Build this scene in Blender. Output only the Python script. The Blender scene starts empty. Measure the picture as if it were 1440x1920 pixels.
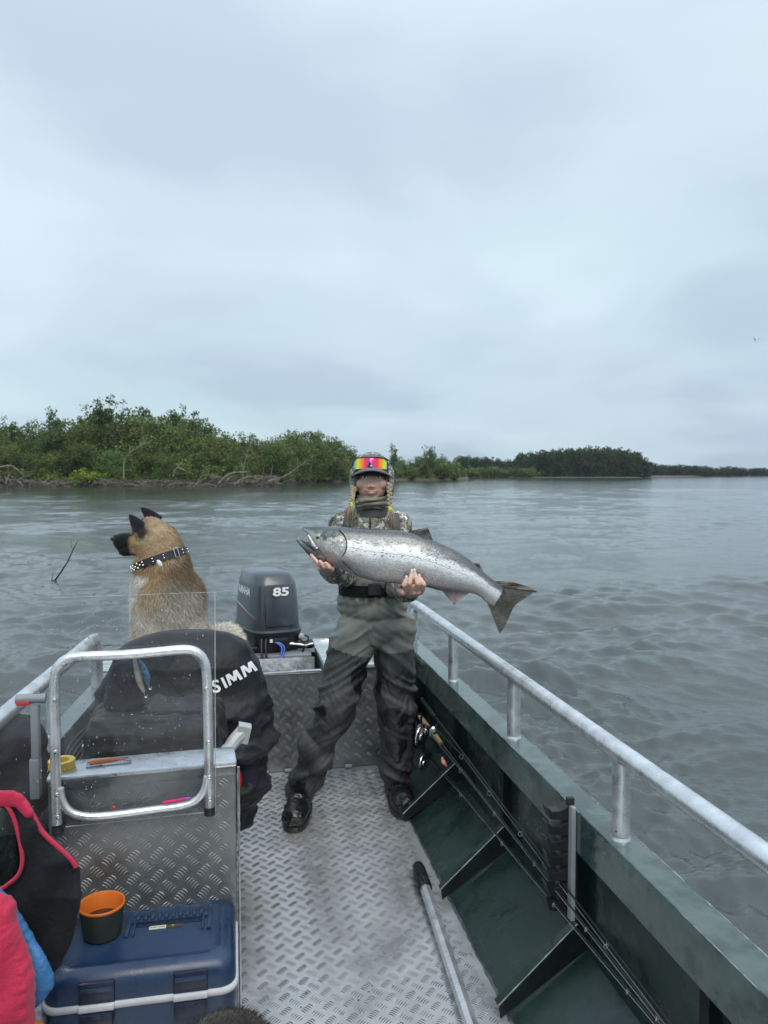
import bpy, bmesh, math, random
import numpy as np
from mathutils import Vector, Matrix, Euler
from mathutils.bvhtree import BVHTree
random.seed(7); RNG = np.random.default_rng(7)
D = bpy.data; S = bpy.context.scene; COL = S.collection
# ------------------------------------------------------------------ camera
F = 1442.0; H = 1.54; PITCH = math.atan(72 / F)
cam_d = D.cameras.new("camera"); cam = D.objects.new("camera", cam_d); COL.objects.link(cam)
cam_d.sensor_fit = 'VERTICAL'; cam_d.sensor_height = 36.0; cam_d.lens = F / 1920 * 36
cam_d.clip_start = 0.05; cam_d.clip_end = 9000
cam.location = (0, 0, H); cam.rotation_euler = (math.pi / 2 - PITCH, 0, 0)
cam_d.dof.use_dof = True; cam_d.dof.focus_distance = 3.1; cam_d.dof.aperture_fstop = 6.5
S.camera = cam
# ------------------------------------------------------------------ world, sun, exposure
W = D.worlds.new("World"); S.world = W; W.use_nodes = True
SUN_EL, SUN_ROT = math.radians(52), math.radians(200)
def build_world():
    nt = W.node_tree; N = nt.nodes; L = nt.links; N.clear()
    out = N.new('ShaderNodeOutputWorld'); bg = N.new('ShaderNodeBackground')
    sky = N.new('ShaderNodeTexSky'); sky.sky_type = 'NISHITA'; sky.sun_disc = False
    sky.sun_elevation = SUN_EL; sky.sun_rotation = SUN_ROT
    skm = N.new('ShaderNodeVectorMath'); skm.operation = 'SCALE'; skm.inputs['Scale'].default_value = 0.1
    L.new(sky.outputs[0], skm.inputs[0])
    tc = N.new('ShaderNodeTexCoord'); sep = N.new('ShaderNodeSeparateXYZ'); L.new(tc.outputs['Generated'], sep.inputs[0])
    def M(op, a, b=None, clamp=False):
        m = N.new('ShaderNodeMath'); m.operation = op; m.use_clamp = clamp
        for k, v in enumerate((a, b)):
            if v is None: continue
            if isinstance(v, (int, float)): m.inputs[k].default_value = v
            else: L.new(v, m.inputs[k])
        return m.outputs[0]
    z = M('MAXIMUM', sep.outputs[2], 0.0)
    den = M('ADD', z, 0.22)
    cmb = N.new('ShaderNodeCombineXYZ'); L.new(M('DIVIDE', sep.outputs[0], den), cmb.inputs[0]); L.new(M('DIVIDE', sep.outputs[1], den), cmb.inputs[1])
    mp = N.new('ShaderNodeMapping'); mp.inputs['Location'].default_value = (3.1, 1.35, 0.4); L.new(cmb.outputs[0], mp.inputs[0])
    n1 = N.new('ShaderNodeTexNoise'); n1.inputs['Scale'].default_value = 0.95; n1.inputs['Detail'].default_value = 5; n1.inputs['Roughness'].default_value = 0.42; n1.inputs['Distortion'].default_value = 0.25
    n2 = N.new('ShaderNodeTexNoise'); n2.inputs['Scale'].default_value = 0.5; n2.inputs['Detail'].default_value = 2
    L.new(mp.outputs[0], n1.inputs['Vector']); L.new(mp.outputs[0], n2.inputs['Vector'])
    r = N.new('ShaderNodeValToRGB'); L.new(n1.outputs[0], r.inputs[0])
    r.color_ramp.interpolation = 'EASE'
    e = r.color_ramp.elements; e[0].position = 0.37; e[0].color = (0.470, 0.562, 0.660, 1); e[1].position = 0.64; e[1].color = (0.625, 0.735, 0.805, 1)
    e2 = e.new(0.5); e2.color = (0.560, 0.665, 0.745, 1)
    # soft violet / cyan drift of the cloud sheet
    mx = N.new('ShaderNodeMix'); mx.data_type = 'RGBA'; mx.blend_type = 'MULTIPLY'
    r2 = N.new('ShaderNodeValToRGB'); L.new(n2.outputs[0], r2.inputs[0])
    r2.color_ramp.elements[0].position = 0.38; r2.color_ramp.elements[0].color = (1.0, 0.99, 1.015, 1); r2.color_ramp.elements[1].position = 0.62; r2.color_ramp.elements[1].color = (0.97, 1.02, 0.99, 1)
    mx.inputs[0].default_value = 1.0; L.new(r.outputs[0], mx.inputs[6]); L.new(r2.outputs[0], mx.inputs[7])
    # greyer low cloud towards the horizon
    hz = N.new('ShaderNodeValToRGB'); L.new(z, hz.inputs[0])
    h = hz.color_ramp.elements; h[0].position = 0.0; h[0].color = (0.74, 0.77, 0.80, 1); h[1].position = 0.40; h[1].color = (1, 1, 1, 1)
    h2 = h.new(0.10); h2.color = (0.84, 0.87, 0.89, 1)
    mh = N.new('ShaderNodeMix'); mh.data_type = 'RGBA'; mh.blend_type = 'MULTIPLY'; mh.inputs[0].default_value = 1.0
    L.new(mx.outputs[2], mh.inputs[6]); L.new(hz.outputs[0], mh.inputs[7])
    fin = N.new('ShaderNodeMix'); fin.data_type = 'RGBA'; fin.inputs[0].default_value = 0.95
    L.new(skm.outputs[0], fin.inputs[6]); L.new(mh.outputs[2], fin.inputs[7])
    # an overcast sky grows brighter towards the zenith
    zr = N.new('ShaderNodeMapRange'); zr.interpolation_type = 'SMOOTHSTEP'; zr.inputs[1].default_value = 0.42; zr.inputs[2].default_value = 1.0; zr.inputs[3].default_value = 1.0; zr.inputs[4].default_value = 1.75; L.new(z, zr.inputs[0])
    zs = N.new('ShaderNodeVectorMath'); zs.operation = 'SCALE'; L.new(fin.outputs[2], zs.inputs[0]); L.new(zr.outputs[0], zs.inputs['Scale'])
    L.new(zs.outputs[0], bg.inputs[0]); bg.inputs[1].default_value = 1.0; L.new(bg.outputs[0], out.inputs[0])
build_world()
sl = D.lights.new("sun", 'SUN'); sl.energy = 1.5; sl.angle = math.radians(35); sl.color = (1.0, 0.90, 0.79)
sun = D.objects.new("sun", sl); COL.objects.link(sun)
sun.rotation_euler = (math.radians(38), 0, math.radians(-160 + 180))
S.view_settings.view_transform = 'Standard'; S.view_settings.look = 'None'
S.view_settings.exposure = 0.36; S.view_settings.gamma = 1.0; S.view_settings.use_curve_mapping = False
S.render.engine = 'CYCLES'; S.cycles.max_bounces = 8; S.cycles.transparent_max_bounces = 12; S.cycles.use_denoising = True
S.cycles.caustics_reflective = False; S.cycles.caustics_refractive = False
WZ = -0.10                                   # water level (deck plate is z = 0)
# ------------------------------------------------------------------ pixel -> place helpers (used to read positions off the photo)
fw = Vector((0, math.cos(PITCH), -math.sin(PITCH))); up = Vector((0, math.sin(PITCH), math.cos(PITCH)))
def ray(px, py): return fw + Vector((1, 0, 0)) * ((px - 720) / F) + up * ((960 - py) / F)
def P(px, py, Y): d = ray(px, py); return Vector((0, 0, H)) + d * (Y / d.y)
def G(px, py, z=0.0): d = ray(px, py); return Vector((0, 0, H)) + d * ((z - H) / d.z)
YAW = math.radians(11)
R_in = Matrix.Rotation(-YAW, 3, 'Z'); R_out = Matrix.Rotation(YAW, 3, 'Z')
def B(px, py, ax, v):                        # boat-local point of a pixel on the boat-local plane ax = v
    o = Vector((0, 0, H)); d = R_in @ ray(px, py); k = 'xyz'.index(ax); return o + d * ((v - o[k]) / d[k])
def toW(p): return R_out @ Vector(p)
# ------------------------------------------------------------------ noise in numpy
_perm = RNG.permutation(4096)
def _h(i, j, k): return _perm[(_perm[(_perm[i & 4095] + j) & 4095] + k) & 4095] / 2048.0 - 1.0
def vnoise(p):
    p = np.asarray(p, float); i = np.floor(p).astype(np.int64); f = p - i; u = f * f * f * (f * (f * 6 - 15) + 10)
    x, y, z = i[:, 0], i[:, 1], i[:, 2]; r = 0
    for dx in (0, 1):
        wx = u[:, 0] if dx else 1 - u[:, 0]
        for dy in (0, 1):
            wy = u[:, 1] if dy else 1 - u[:, 1]
            for dz in (0, 1):
                wz = u[:, 2] if dz else 1 - u[:, 2]
                r = r + wx * wy * wz * _h(x + dx, y + dy, z + dz)
    return r
def fbm(p, o=3):
    p = np.asarray(p, float); r = 0; a = 1
    for k in range(o): r = r + a * vnoise(p + 17.3 * k); p = p * 2.03; a *= 0.5
    return r
def ridged(p, o=2):
    p = np.asarray(p, float); r = 0; a = 1
    for k in range(o): r = r + a * (1 - 2 * np.abs(vnoise(p + 9.1 * k))); p = p * 2.1; a *= 0.5
    return r
# ------------------------------------------------------------------ materials
def mat(name, c1, c2=None, scale=8, rough=0.6, metal=0.0, bump=0.0, bscale=40, detail=5, rvar=0.0, spec=0.5, ramp=(0.4, 0.62), coat=0.0, sheen=0.0, stretch=None, sss=0.0):
    m = D.materials.new(name); m.use_nodes = True; nt = m.node_tree; N = nt.nodes; L = nt.links
    b = N['Principled BSDF']; b.inputs['Roughness'].default_value = rough; b.inputs['Metallic'].default_value = metal
    b.inputs['Specular IOR Level'].default_value = spec; b.inputs['Coat Weight'].default_value = coat; b.inputs['Coat Roughness'].default_value = 0.12
    b.inputs['Sheen Weight'].default_value = sheen
    if sss: b.inputs['Subsurface Weight'].default_value = sss; b.inputs['Subsurface Radius'].default_value = (0.01, 0.004, 0.002)
    b.inputs['Base Color'].default_value = (*c1, 1)
    tc = N.new('ShaderNodeTexCoord'); v = tc.outputs['Object']
    if stretch:
        mp = N.new('ShaderNodeMapping'); mp.inputs['Scale'].default_value = stretch; L.new(v, mp.inputs[0]); v = mp.outputs[0]
    if c2 is not None or rvar:
        n = N.new('ShaderNodeTexNoise'); n.inputs['Scale'].default_value = scale; n.inputs['Detail'].default_value = detail; n.inputs['Roughness'].default_value = 0.6; L.new(v, n.inputs['Vector'])
        if c2 is not None:
            r = N.new('ShaderNodeValToRGB'); r.color_ramp.elements[0].position = ramp[0]; r.color_ramp.elements[1].position = ramp[1]
            r.color_ramp.elements[0].color = (*c1, 1); r.color_ramp.elements[1].color = (*c2, 1); L.new(n.outputs[0], r.inputs[0]); L.new(r.outputs[0], b.inputs['Base Color'])
        if rvar:
            mr = N.new('ShaderNodeMapRange'); mr.inputs[1].default_value = 0.35; mr.inputs[2].default_value = 0.65; mr.inputs[3].default_value = max(0.03, rough - rvar); mr.inputs[4].default_value = min(1, rough + rvar)
            L.new(n.outputs[0], mr.inputs[0]); L.new(mr.outputs[0], b.inputs['Roughness'])
    if bump:
        n2 = N.new('ShaderNodeTexNoise'); n2.inputs['Scale'].default_value = bscale; n2.inputs['Detail'].default_value = 4; L.new(v, n2.inputs['Vector'])
        bp = N.new('ShaderNodeBump'); bp.inputs['Strength'].default_value = bump; bp.inputs['Distance'].default_value = 0.01; L.new(n2.outputs[0], bp.inputs['Height']); L.new(bp.outputs[0], b.inputs['Normal'])
    return m
def attr_mat(name, rough=0.9, sheen=0.0, spec=0.2, bump=0.0, bscale=60, transl=0.0, metal=0.0):
    m = mat(name, (0.5, 0.5, 0.5), rough=rough, sheen=sheen, spec=spec, bump=bump, bscale=bscale, metal=metal); nt = m.node_tree
    a = nt.nodes.new('ShaderNodeAttribute'); a.attribute_name = 'pigment'; b = nt.nodes['Principled BSDF']; nt.links.new(a.outputs['Color'], b.inputs['Base Color'])
    if transl:
        t = nt.nodes.new('ShaderNodeBsdfTranslucent'); nt.links.new(a.outputs['Color'], t.inputs[0]); mx = nt.nodes.new('ShaderNodeMixShader'); mx.inputs[0].default_value = transl
        nt.links.new(b.outputs[0], mx.inputs[1]); nt.links.new(t.outputs[0], mx.inputs[2]); nt.links.new(mx.outputs[0], nt.nodes['Material Output'].inputs[0])
    return m
def set_pigment(me, cols):                   # cols: (nverts,3)
    a = me.color_attributes.new('pigment', 'FLOAT_COLOR', 'POINT'); c = np.ones((len(me.vertices), 4), np.float32); c[:, :3] = cols; a.data.foreach_set('color', c.ravel())
M_ = {}
M_['alu'] = mat('weathered_aluminium', (0.52, 0.53, 0.54), (0.66, 0.68, 0.70), 14, 0.34, 0.85, 0.12, 60, rvar=0.12)
M_['rail'] = mat('rail_aluminium', (0.62, 0.64, 0.66), (0.78, 0.80, 0.82), 18, 0.33, 0.75, 0.10, 90, rvar=0.1)
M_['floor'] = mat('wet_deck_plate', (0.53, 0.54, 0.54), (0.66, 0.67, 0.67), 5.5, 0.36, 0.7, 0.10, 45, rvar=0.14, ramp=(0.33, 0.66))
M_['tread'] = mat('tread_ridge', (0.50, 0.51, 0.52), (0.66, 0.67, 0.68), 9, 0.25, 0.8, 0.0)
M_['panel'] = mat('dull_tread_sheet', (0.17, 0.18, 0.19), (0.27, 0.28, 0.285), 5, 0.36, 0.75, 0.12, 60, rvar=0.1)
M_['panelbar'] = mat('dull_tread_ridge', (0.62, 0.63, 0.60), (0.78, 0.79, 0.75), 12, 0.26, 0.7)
M_['green'] = mat('wet_green_paint', (0.013, 0.031, 0.026), (0.022, 0.044, 0.037), 7, 0.30, 0.0, 0.10, 30, rvar=0.17, spec=0.5, ramp=(0.35, 0.65))
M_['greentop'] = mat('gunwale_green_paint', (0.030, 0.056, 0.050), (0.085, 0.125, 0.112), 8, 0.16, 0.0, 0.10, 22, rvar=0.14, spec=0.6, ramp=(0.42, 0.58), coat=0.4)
M_['hullout'] = mat('hull_outside_paint', (0.05, 0.09, 0.08), (0.07, 0.11, 0.10), 6, 0.35)
M_['black'] = mat('black_plastic', (0.012, 0.013, 0.016), (0.022, 0.023, 0.026), 20, 0.42)
M_['rubber'] = mat('wet_black_rubber', (0.006, 0.007, 0.008), (0.014, 0.015, 0.017), 30, 0.34, 0, 0.25, 60, rvar=0.14)
M_['cloth'] = mat('black_shell_fabric', (0.012, 0.0135, 0.016), (0.020, 0.022, 0.026), 10, 0.50, 0, 0.25, 55, sheen=0.12)
M_['cloth2'] = mat('dark_fabric', (0.007, 0.008, 0.010), (0.013, 0.014, 0.018), 12, 0.75, 0, 0.3, 70, sheen=0.1)
M_['white'] = mat('white_print', (0.78, 0.80, 0.82), rough=0.5)
M_['steel'] = mat('bright_steel', (0.72, 0.73, 0.75), rough=0.18, metal=1.0)
for k_ in ('cloth', 'cloth2'): M_[k_].node_tree.nodes['Principled BSDF'].inputs['Specular IOR Level'].default_value = .22; M_[k_].node_tree.nodes['Principled BSDF'].inputs['Sheen Weight'].default_value = .03
M_['cork'] = mat('cork', (0.40, 0.25, 0.13), (0.52, 0.35, 0.2), 60, 0.7, 0, 0.2, 150)
M_['grey'] = mat('grey_plastic', (0.22, 0.24, 0.27), (0.28, 0.30, 0.33), 10, 0.4, rvar=0.1)
M_['lgrey'] = mat('light_grey_plastic', (0.36, 0.38, 0.39), (0.46, 0.48, 0.49), 8, 0.4, rvar=0.1)
M_['red'] = mat('red_plastic', (0.55, 0.02, 0.025), rough=0.4)
M_['orange'] = mat('orange_plastic', (0.62, 0.15, 0.02), (0.70, 0.19, 0.035), 6, 0.4)
M_['yellow'] = mat('yellow_tape', (0.72, 0.50, 0.03), (0.80, 0.58, 0.06), 10, 0.45)
M_['pink'] = mat('pink_fabric', (0.43, 0.010, 0.05), (0.50, 0.016, 0.065), 7, 0.75, 0, 0.3, 180, sheen=0.15)
M_['blue'] = mat('blue_fabric', (0.035, 0.15, 0.34), (0.05, 0.18, 0.40), 7, 0.7, 0, 0.25, 180)
M_['cooler'] = mat('navy_cooler_plastic', (0.010, 0.027, 0.070), (0.019, 0.045, 0.100), 6, 0.34, 0, 0.05, 220, rvar=0.14, ramp=(0.42, 0.60))
M_['coolerdark'] = mat('dark_navy_plastic', (0.006, 0.012, 0.035), rough=0.4)
M_['seam'] = mat('pale_gasket', (0.55, 0.56, 0.60), (0.64, 0.65, 0.68), 10, 0.5)
# ------------------------------------------------------------------ mesh building
class MB:
    def __init__(s): s.v = []; s.f = []; s.m = []
    def add(s, vs, fs, mi=0):
        o = len(s.v); s.v += [tuple(p) for p in vs]; s.f += [tuple(i + o for i in f) for f in fs]; s.m += [mi] * len(fs); return s
    def box(s, c, size, rot=None, mi=0):
        hx, hy, hz = [q / 2 for q in size]; R = rot if rot is not None else Matrix.Identity(3); c = Vector(c)
        vs = [c + R @ Vector((sx * hx, sy * hy, sz * hz)) for sx in (-1, 1) for sy in (-1, 1) for sz in (-1, 1)]
        return s.add(vs, [(0, 1, 3, 2), (4, 6, 7, 5), (0, 4, 5, 1), (2, 3, 7, 6), (0, 2, 6, 4), (1, 5, 7, 3)], mi)
    def tube(s, pts, r, seg=12, mi=0, cap=True, smooth=0):
        pts = [Vector(p) for p in pts]; rs = list(r) if isinstance(r, (list, tuple)) else [r] * len(pts)
        if smooth: pts, rs = catmull(pts, rs, smooth)
        n = len(pts); ring = []; prev = None
        for i in range(n):
            t = (pts[min(i + 1, n - 1)] - pts[max(i - 1, 0)]).normalized()
            if prev is None: a = t.orthogonal().normalized()
            else: a = (prev - t * prev.dot(t)).normalized()
            prev = a; b = t.cross(a)
            ring.append([pts[i] + (a * math.cos(2 * math.pi * k / seg) + b * math.sin(2 * math.pi * k / seg)) * rs[i] for k in range(seg)])
        vs = [p for q in ring for p in q]; fs = [(i * seg + k, i * seg + (k + 1) % seg, (i + 1) * seg + (k + 1) % seg, (i + 1) * seg + k) for i in range(n - 1) for k in range(seg)]
        if cap: fs += [tuple(range(seg))[::-1], tuple((n - 1) * seg + k for k in range(seg))]
        return s.add(vs, fs, mi)
    def ell(s, c, r, rot=None, nu=16, nv=10, mi=0):
        c = Vector(c); r = (r,) * 3 if isinstance(r, (int, float)) else r; R = rot if rot is not None else Matrix.Identity(3); vs = []; fs = []
        for j in range(nv + 1):
            th = math.pi * j / nv
            for i in range(nu):
                ph = 2 * math.pi * i / nu; vs.append(c + R @ Vector((r[0] * math.sin(th) * math.cos(ph), r[1] * math.sin(th) * math.sin(ph), r[2] * math.cos(th))))
        for j in range(nv):
            for i in range(nu): fs.append((j * nu + i, (j + 1) * nu + i, (j + 1) * nu + (i + 1) % nu, j * nu + (i + 1) % nu))
        return s.add(vs, fs, mi)
    def lathe(s, c, prof, seg=32, rot=None, mi=0):
        c = Vector(c); R = rot if rot is not None else Matrix.Identity(3); vs = []; fs = []; n = len(prof)
        for (r, z) in prof:
            for k in range(seg): a = 2 * math.pi * k / seg; vs.append(c + R @ Vector((r * math.cos(a), r * math.sin(a), z)))
        for j in range(n - 1):
            for k in range(seg): fs.append((j * seg + k, j * seg + (k + 1) % seg, (j + 1) * seg + (k + 1) % seg, (j + 1) * seg + k))
        return s.add(vs, fs, mi)
    def prism(s, poly, d, mi=0):             # poly: list of 3D points (planar), extruded by vector d
        n = len(poly); d = Vector(d); vs = [Vector(p) for p in poly] + [Vector(p) + d for p in poly]
        return s.add(vs, [tuple(range(n))[::-1], tuple(range(n, 2 * n))] + [(i, (i + 1) % n, n + (i + 1) % n, n + i) for i in range(n)], mi)
    def mesh(s, name, mats, smooth=True):
        me = D.meshes.new(name); me.from_pydata(s.v, [], s.f)
        for m in (mats if isinstance(mats, (list, tuple)) else [mats]): me.materials.append(m)
        me.polygons.foreach_set('material_index', s.m); me.polygons.foreach_set('use_smooth', [smooth] * len(s.f)); me.update(); return me
    def build(s, name, mats, parent=None, smooth=True, bevel=0, origin=None, autos=35):
        if origin is not None: o_ = Vector(origin); s.v = [tuple(Vector(p) - o_) for p in s.v]
        me = s.mesh(name, mats, smooth)
        bm = bmesh.new(); bm.from_mesh(me); bmesh.ops.recalc_face_normals(bm, faces=bm.faces)
        if bevel:
            es = [e for e in bm.edges if len(e.link_faces) == 2 and e.calc_face_angle(0) > math.radians(30)]
            bmesh.ops.bevel(bm, geom=es, offset=bevel, segments=2, affect='EDGES', profile=0.5)
        for f in bm.faces: f.smooth = smooth
        for e in bm.edges:
            if len(e.link_faces) == 2 and e.calc_face_angle(0) > math.radians(autos): e.smooth = False
        bm.to_mesh(me); bm.free()
        return link(name, me, parent, origin)
def catmull(pts, rs, sub):
    P0 = [pts[0]] + pts + [pts[-1]]; R0 = [rs[0]] + rs + [rs[-1]]; o = []; q = []
    for i in range(1, len(P0) - 2):
        for k in range(sub):
            t = k / sub; a, b, c, d = P0[i - 1:i + 3]
            o.append(0.5 * ((2 * b) + (c - a) * t + (2 * a - 5 * b + 4 * c - d) * t * t + (3 * b - a - 3 * c + d) * t ** 3)); q.append(R0[i] * (1 - t) + R0[i + 1] * t)
    o.append(pts[-1]); q.append(rs[-1]); return o, q
def link(name, me, parent=None, origin=None):
    o = D.objects.new(name, me); COL.objects.link(o)
    if origin is not None: o.location = origin
    if parent is not None:
        o.parent = parent
        if origin is None and parent.get('_worldkids'): o.matrix_parent_inverse = parent.matrix_world_inv if False else Matrix.Identity(4)
    return o
def tag(o, label=None, cat=None, group=None, kind=None):
    if label: o['label'] = label
    if cat: o['category'] = cat
    if group: o['group'] = group
    if kind: o['kind'] = kind
    return o
def thing(name, label, cat, loc=(0, 0, 0), rz=0, group=None):
    o = D.objects.new(name, None); COL.objects.link(o); o.empty_display_size = 0.1; o.location = loc; o.rotation_euler = (0, 0, rz); return tag(o, label, cat, group)
def kid(o, parent):                          # o was built in world coordinates: keep it there under an Empty that has loc + z-rotation
    o.parent = parent; m = Matrix.Translation(parent.location) @ Euler(parent.rotation_euler).to_matrix().to_4x4(); o.matrix_parent_inverse = m.inverted(); return o
def eval_mesh(o):
    dg = bpy.context.evaluated_depsgraph_get(); dg.update(); return D.meshes.new_from_object(o.evaluated_get(dg))
def blob(mb, name, mats, voxel=0.006, smooth=6, disp=None, parent=None, sub=0):
    me = mb.mesh('tmp', []); t = D.objects.new('tmp', me); COL.objects.link(t)
    m = t.modifiers.new('r', 'REMESH'); m.mode = 'VOXEL'; m.voxel_size = voxel
    if smooth: m2 = t.modifiers.new('s', 'SMOOTH'); m2.factor = 0.5; m2.iterations = smooth
    me2 = eval_mesh(t); D.objects.remove(t); me2.name = name
    if disp is not None:
        n = len(me2.vertices); co = np.empty(n * 3); me2.vertices.foreach_get('co', co); co = co.reshape(-1, 3)
        no = np.empty(n * 3); me2.vertices.foreach_get('normal', no); no = no.reshape(-1, 3)
        co = co + no * disp(co, no)[:, None]; me2.vertices.foreach_set('co', co.ravel())
    me2.materials.clear()
    for q in (mats if isinstance(mats, (list, tuple)) else [mats]): me2.materials.append(q)
    me2.polygons.foreach_set('use_smooth', [True] * len(me2.polygons)); me2.update()
    o = link(name, me2); 
    if parent is not None: kid(o, parent)
    return o
def verts_np(me):
    co = np.empty(len(me.vertices) * 3); me.vertices.foreach_get('co', co); return co.reshape(-1, 3)
def text_mesh(txt, size, bold=0.0, sx=1.0, shear=0.0, extr=0.0, sub=0):
    cu = D.curves.new('t', 'FONT'); cu.body = txt; cu.size = size; cu.offset = bold; cu.shear = shear; cu.extrude = extr; cu.align_x = 'CENTER'; cu.align_y = 'CENTER'; cu.resolution_u = 4
    t = D.objects.new('t', cu); COL.objects.link(t); me = eval_mesh(t); D.objects.remove(t)
    if sub:
        bm = bmesh.new(); bm.from_mesh(me); bmesh.ops.triangulate(bm, faces=bm.faces); bmesh.ops.subdivide_edges(bm, edges=bm.edges, cuts=sub, use_grid_fill=True); bmesh.ops.triangulate(bm, faces=bm.faces); bm.to_mesh(me); bm.free()
    co = verts_np(me); co[:, 0] *= sx; me.vertices.foreach_set('co', co.ravel()); me.update(); return me
def bars_mesh(w, h, O, U, V, Nn, pitch=0.061, clip=None, bh=0.0018, blen=0.028, bw=0.0028, sp=0.0080):
    """five-bar tread plate: groups of five low curved ridges, two interleaved lattices leaning left and right"""
    vs = []; fs = []; O, U, V, Nn = map(Vector, (O, U, V, Nn)); nu = int(w / pitch) + 1; nv = int(h / pitch) + 1
    T = [-0.5, -0.26, 0.0, 0.26, 0.5]; WD = [0.0, .8, 1.0, .8, 0.0]
    for i in range(2 * nu + 1):
        for j in range(2 * nv + 1):
            if (i + j) % 2: continue
            cu = (i * 0.5 + .3) * pitch; cv = (j * 0.5 + .3) * pitch; s = 1 if i % 2 else -1
            a = math.radians(45) * s; du = (math.cos(a), math.sin(a)); nn = (-math.sin(a), math.cos(a))
            for k in range(5):
                of = (k - 2) * sp; L_ = blen * (1 if abs(k - 2) < 2 else 0.84); mx_, my_ = cu + nn[0] * of, cv + nn[1] * of
                if not (0.01 < mx_ < w - .01 and 0.01 < my_ < h - .01) or (clip and not clip(mx_, my_)): continue
                base = len(vs)
                for t, wd in zip(T, WD):
                    bend = 0.0030 * (1 - 4 * t * t); x = cu + du[0] * t * L_ + nn[0] * (of + bend); y = cv + du[1] * t * L_ + nn[1] * (of + bend)
                    if wd:
                        for q, hh in ((-1, 0), (0, bh * wd), (1, 0)): vs.append(O + U * (x + nn[0] * q * bw * .5 * wd) + V * (y + nn[1] * q * bw * .5 * wd) + Nn * (hh + 0.0002 if hh else -0.0003))
                    else: vs.append(O + U * x + V * y - Nn * 0.0002)
                b = base; fs += [(b, b + 1, b + 2), (b, b + 2, b + 3), (b + 1, b + 4, b + 5, b + 2), (b + 2, b + 5, b + 6, b + 3), (b + 4, b + 7, b + 8, b + 5), (b + 5, b + 8, b + 9, b + 6), (b + 7, b + 10, b + 8), (b + 8, b + 10, b + 9)]
    m = MB(); m.add(vs, fs); return m
# ================================================================== WATER
def wave_h(x, y, sp):
    """river surface: many small peaked wave trains of random heading, each broken into patches; wavelengths finer than the mesh are left to the bump map"""
    rg = np.random.default_rng(11); h = np.zeros_like(x); d = np.hypot(x, y); z0 = np.zeros_like(x)
    patch = np.clip(0.80 + 0.9 * vnoise(np.c_[x * 0.30 + 3, y * 0.22, z0 + 5]) + .5 * vnoise(np.c_[x * .9 + 3, y * .6, z0 + 9]), .25, 1.8)
    churn = 0.55 * np.exp(-((x - 1.3 - .15 * y) / 1.7) ** 2 - ((y - 4.5) / 4.0) ** 2) + .45 * np.exp(-((x + .9) / 2.2) ** 2 - ((y - 9) / 5) ** 2)
    amp0 = (patch + churn) * (np.clip(1.1 * np.exp(-d / 70), .5, 1) + .05 * np.exp(-(d / 13) ** 2))
    N_ = 44
    for k in range(N_):
        lam = 0.11 * (5.2 / 0.11) ** ((N_ - 1 - k) / (N_ - 1)) * rg.uniform(.9, 1.1); th = math.radians(rg.normal(100, 38)); ph = rg.uniform(0, 6.28)
        w = np.clip((lam / sp - 2.2) / 2.5, 0, 1); m = w > 0
        if not m.any(): continue
        X, Y = x[m], y[m]; q = 2 * math.pi / lam; zz = np.full(len(X), k * 3.7)
        warp = vnoise(np.c_[X / lam * .30, Y / lam * .30, zz]); env = np.clip(.45 + 1.1 * vnoise(np.c_[X / lam * .22 + 50, Y / lam * .30, zz + 1]), 0, 1.4)
        s_ = np.sin(q * (X * math.cos(th) + Y * math.sin(th)) + ph + 4.0 * warp); a = 0.0054 * (lam / .5) ** .38 if lam > .5 else 0.0062 * (lam / .5) ** .72
        h[m] += w[m] * a * amp0[m] * env * (2 * ((s_ + 1) / 2) ** 1.9 - .8)
    # the hull pushes the river aside: no water inside its outline
    u = x * math.cos(YAW) + y * math.sin(YAW); v = -x * math.sin(YAW) + y * math.cos(YAW); lxe = -0.606 + (v - 2.91) * 0.072
    inside = (u > lxe - .03) & (u < .965) & (v > -1.35) & (v < 4.68); h[inside] = -.22
    return h
def water_grid(name, a0, a1, na, radii):
    A = np.linspace(a0, a1, na); Rr = np.array(radii); aa, rr = np.meshgrid(A, Rr); x = (rr * np.sin(aa)).ravel(); y = (rr * np.cos(aa)).ravel()
    dr = np.gradient(Rr); sp = np.maximum(np.repeat(dr, na) * 0.7, rr.ravel() * (A[1] - A[0])); z = WZ + wave_h(x, y, sp)
    n = len(Rr); idx = np.arange(n * na).reshape(n, na); q = np.stack([idx[:-1, :-1], idx[1:, :-1], idx[1:, 1:], idx[:-1, 1:]], -1).reshape(-1, 4)
    return np.c_[x, y, z], q[:, ::-1]
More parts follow.
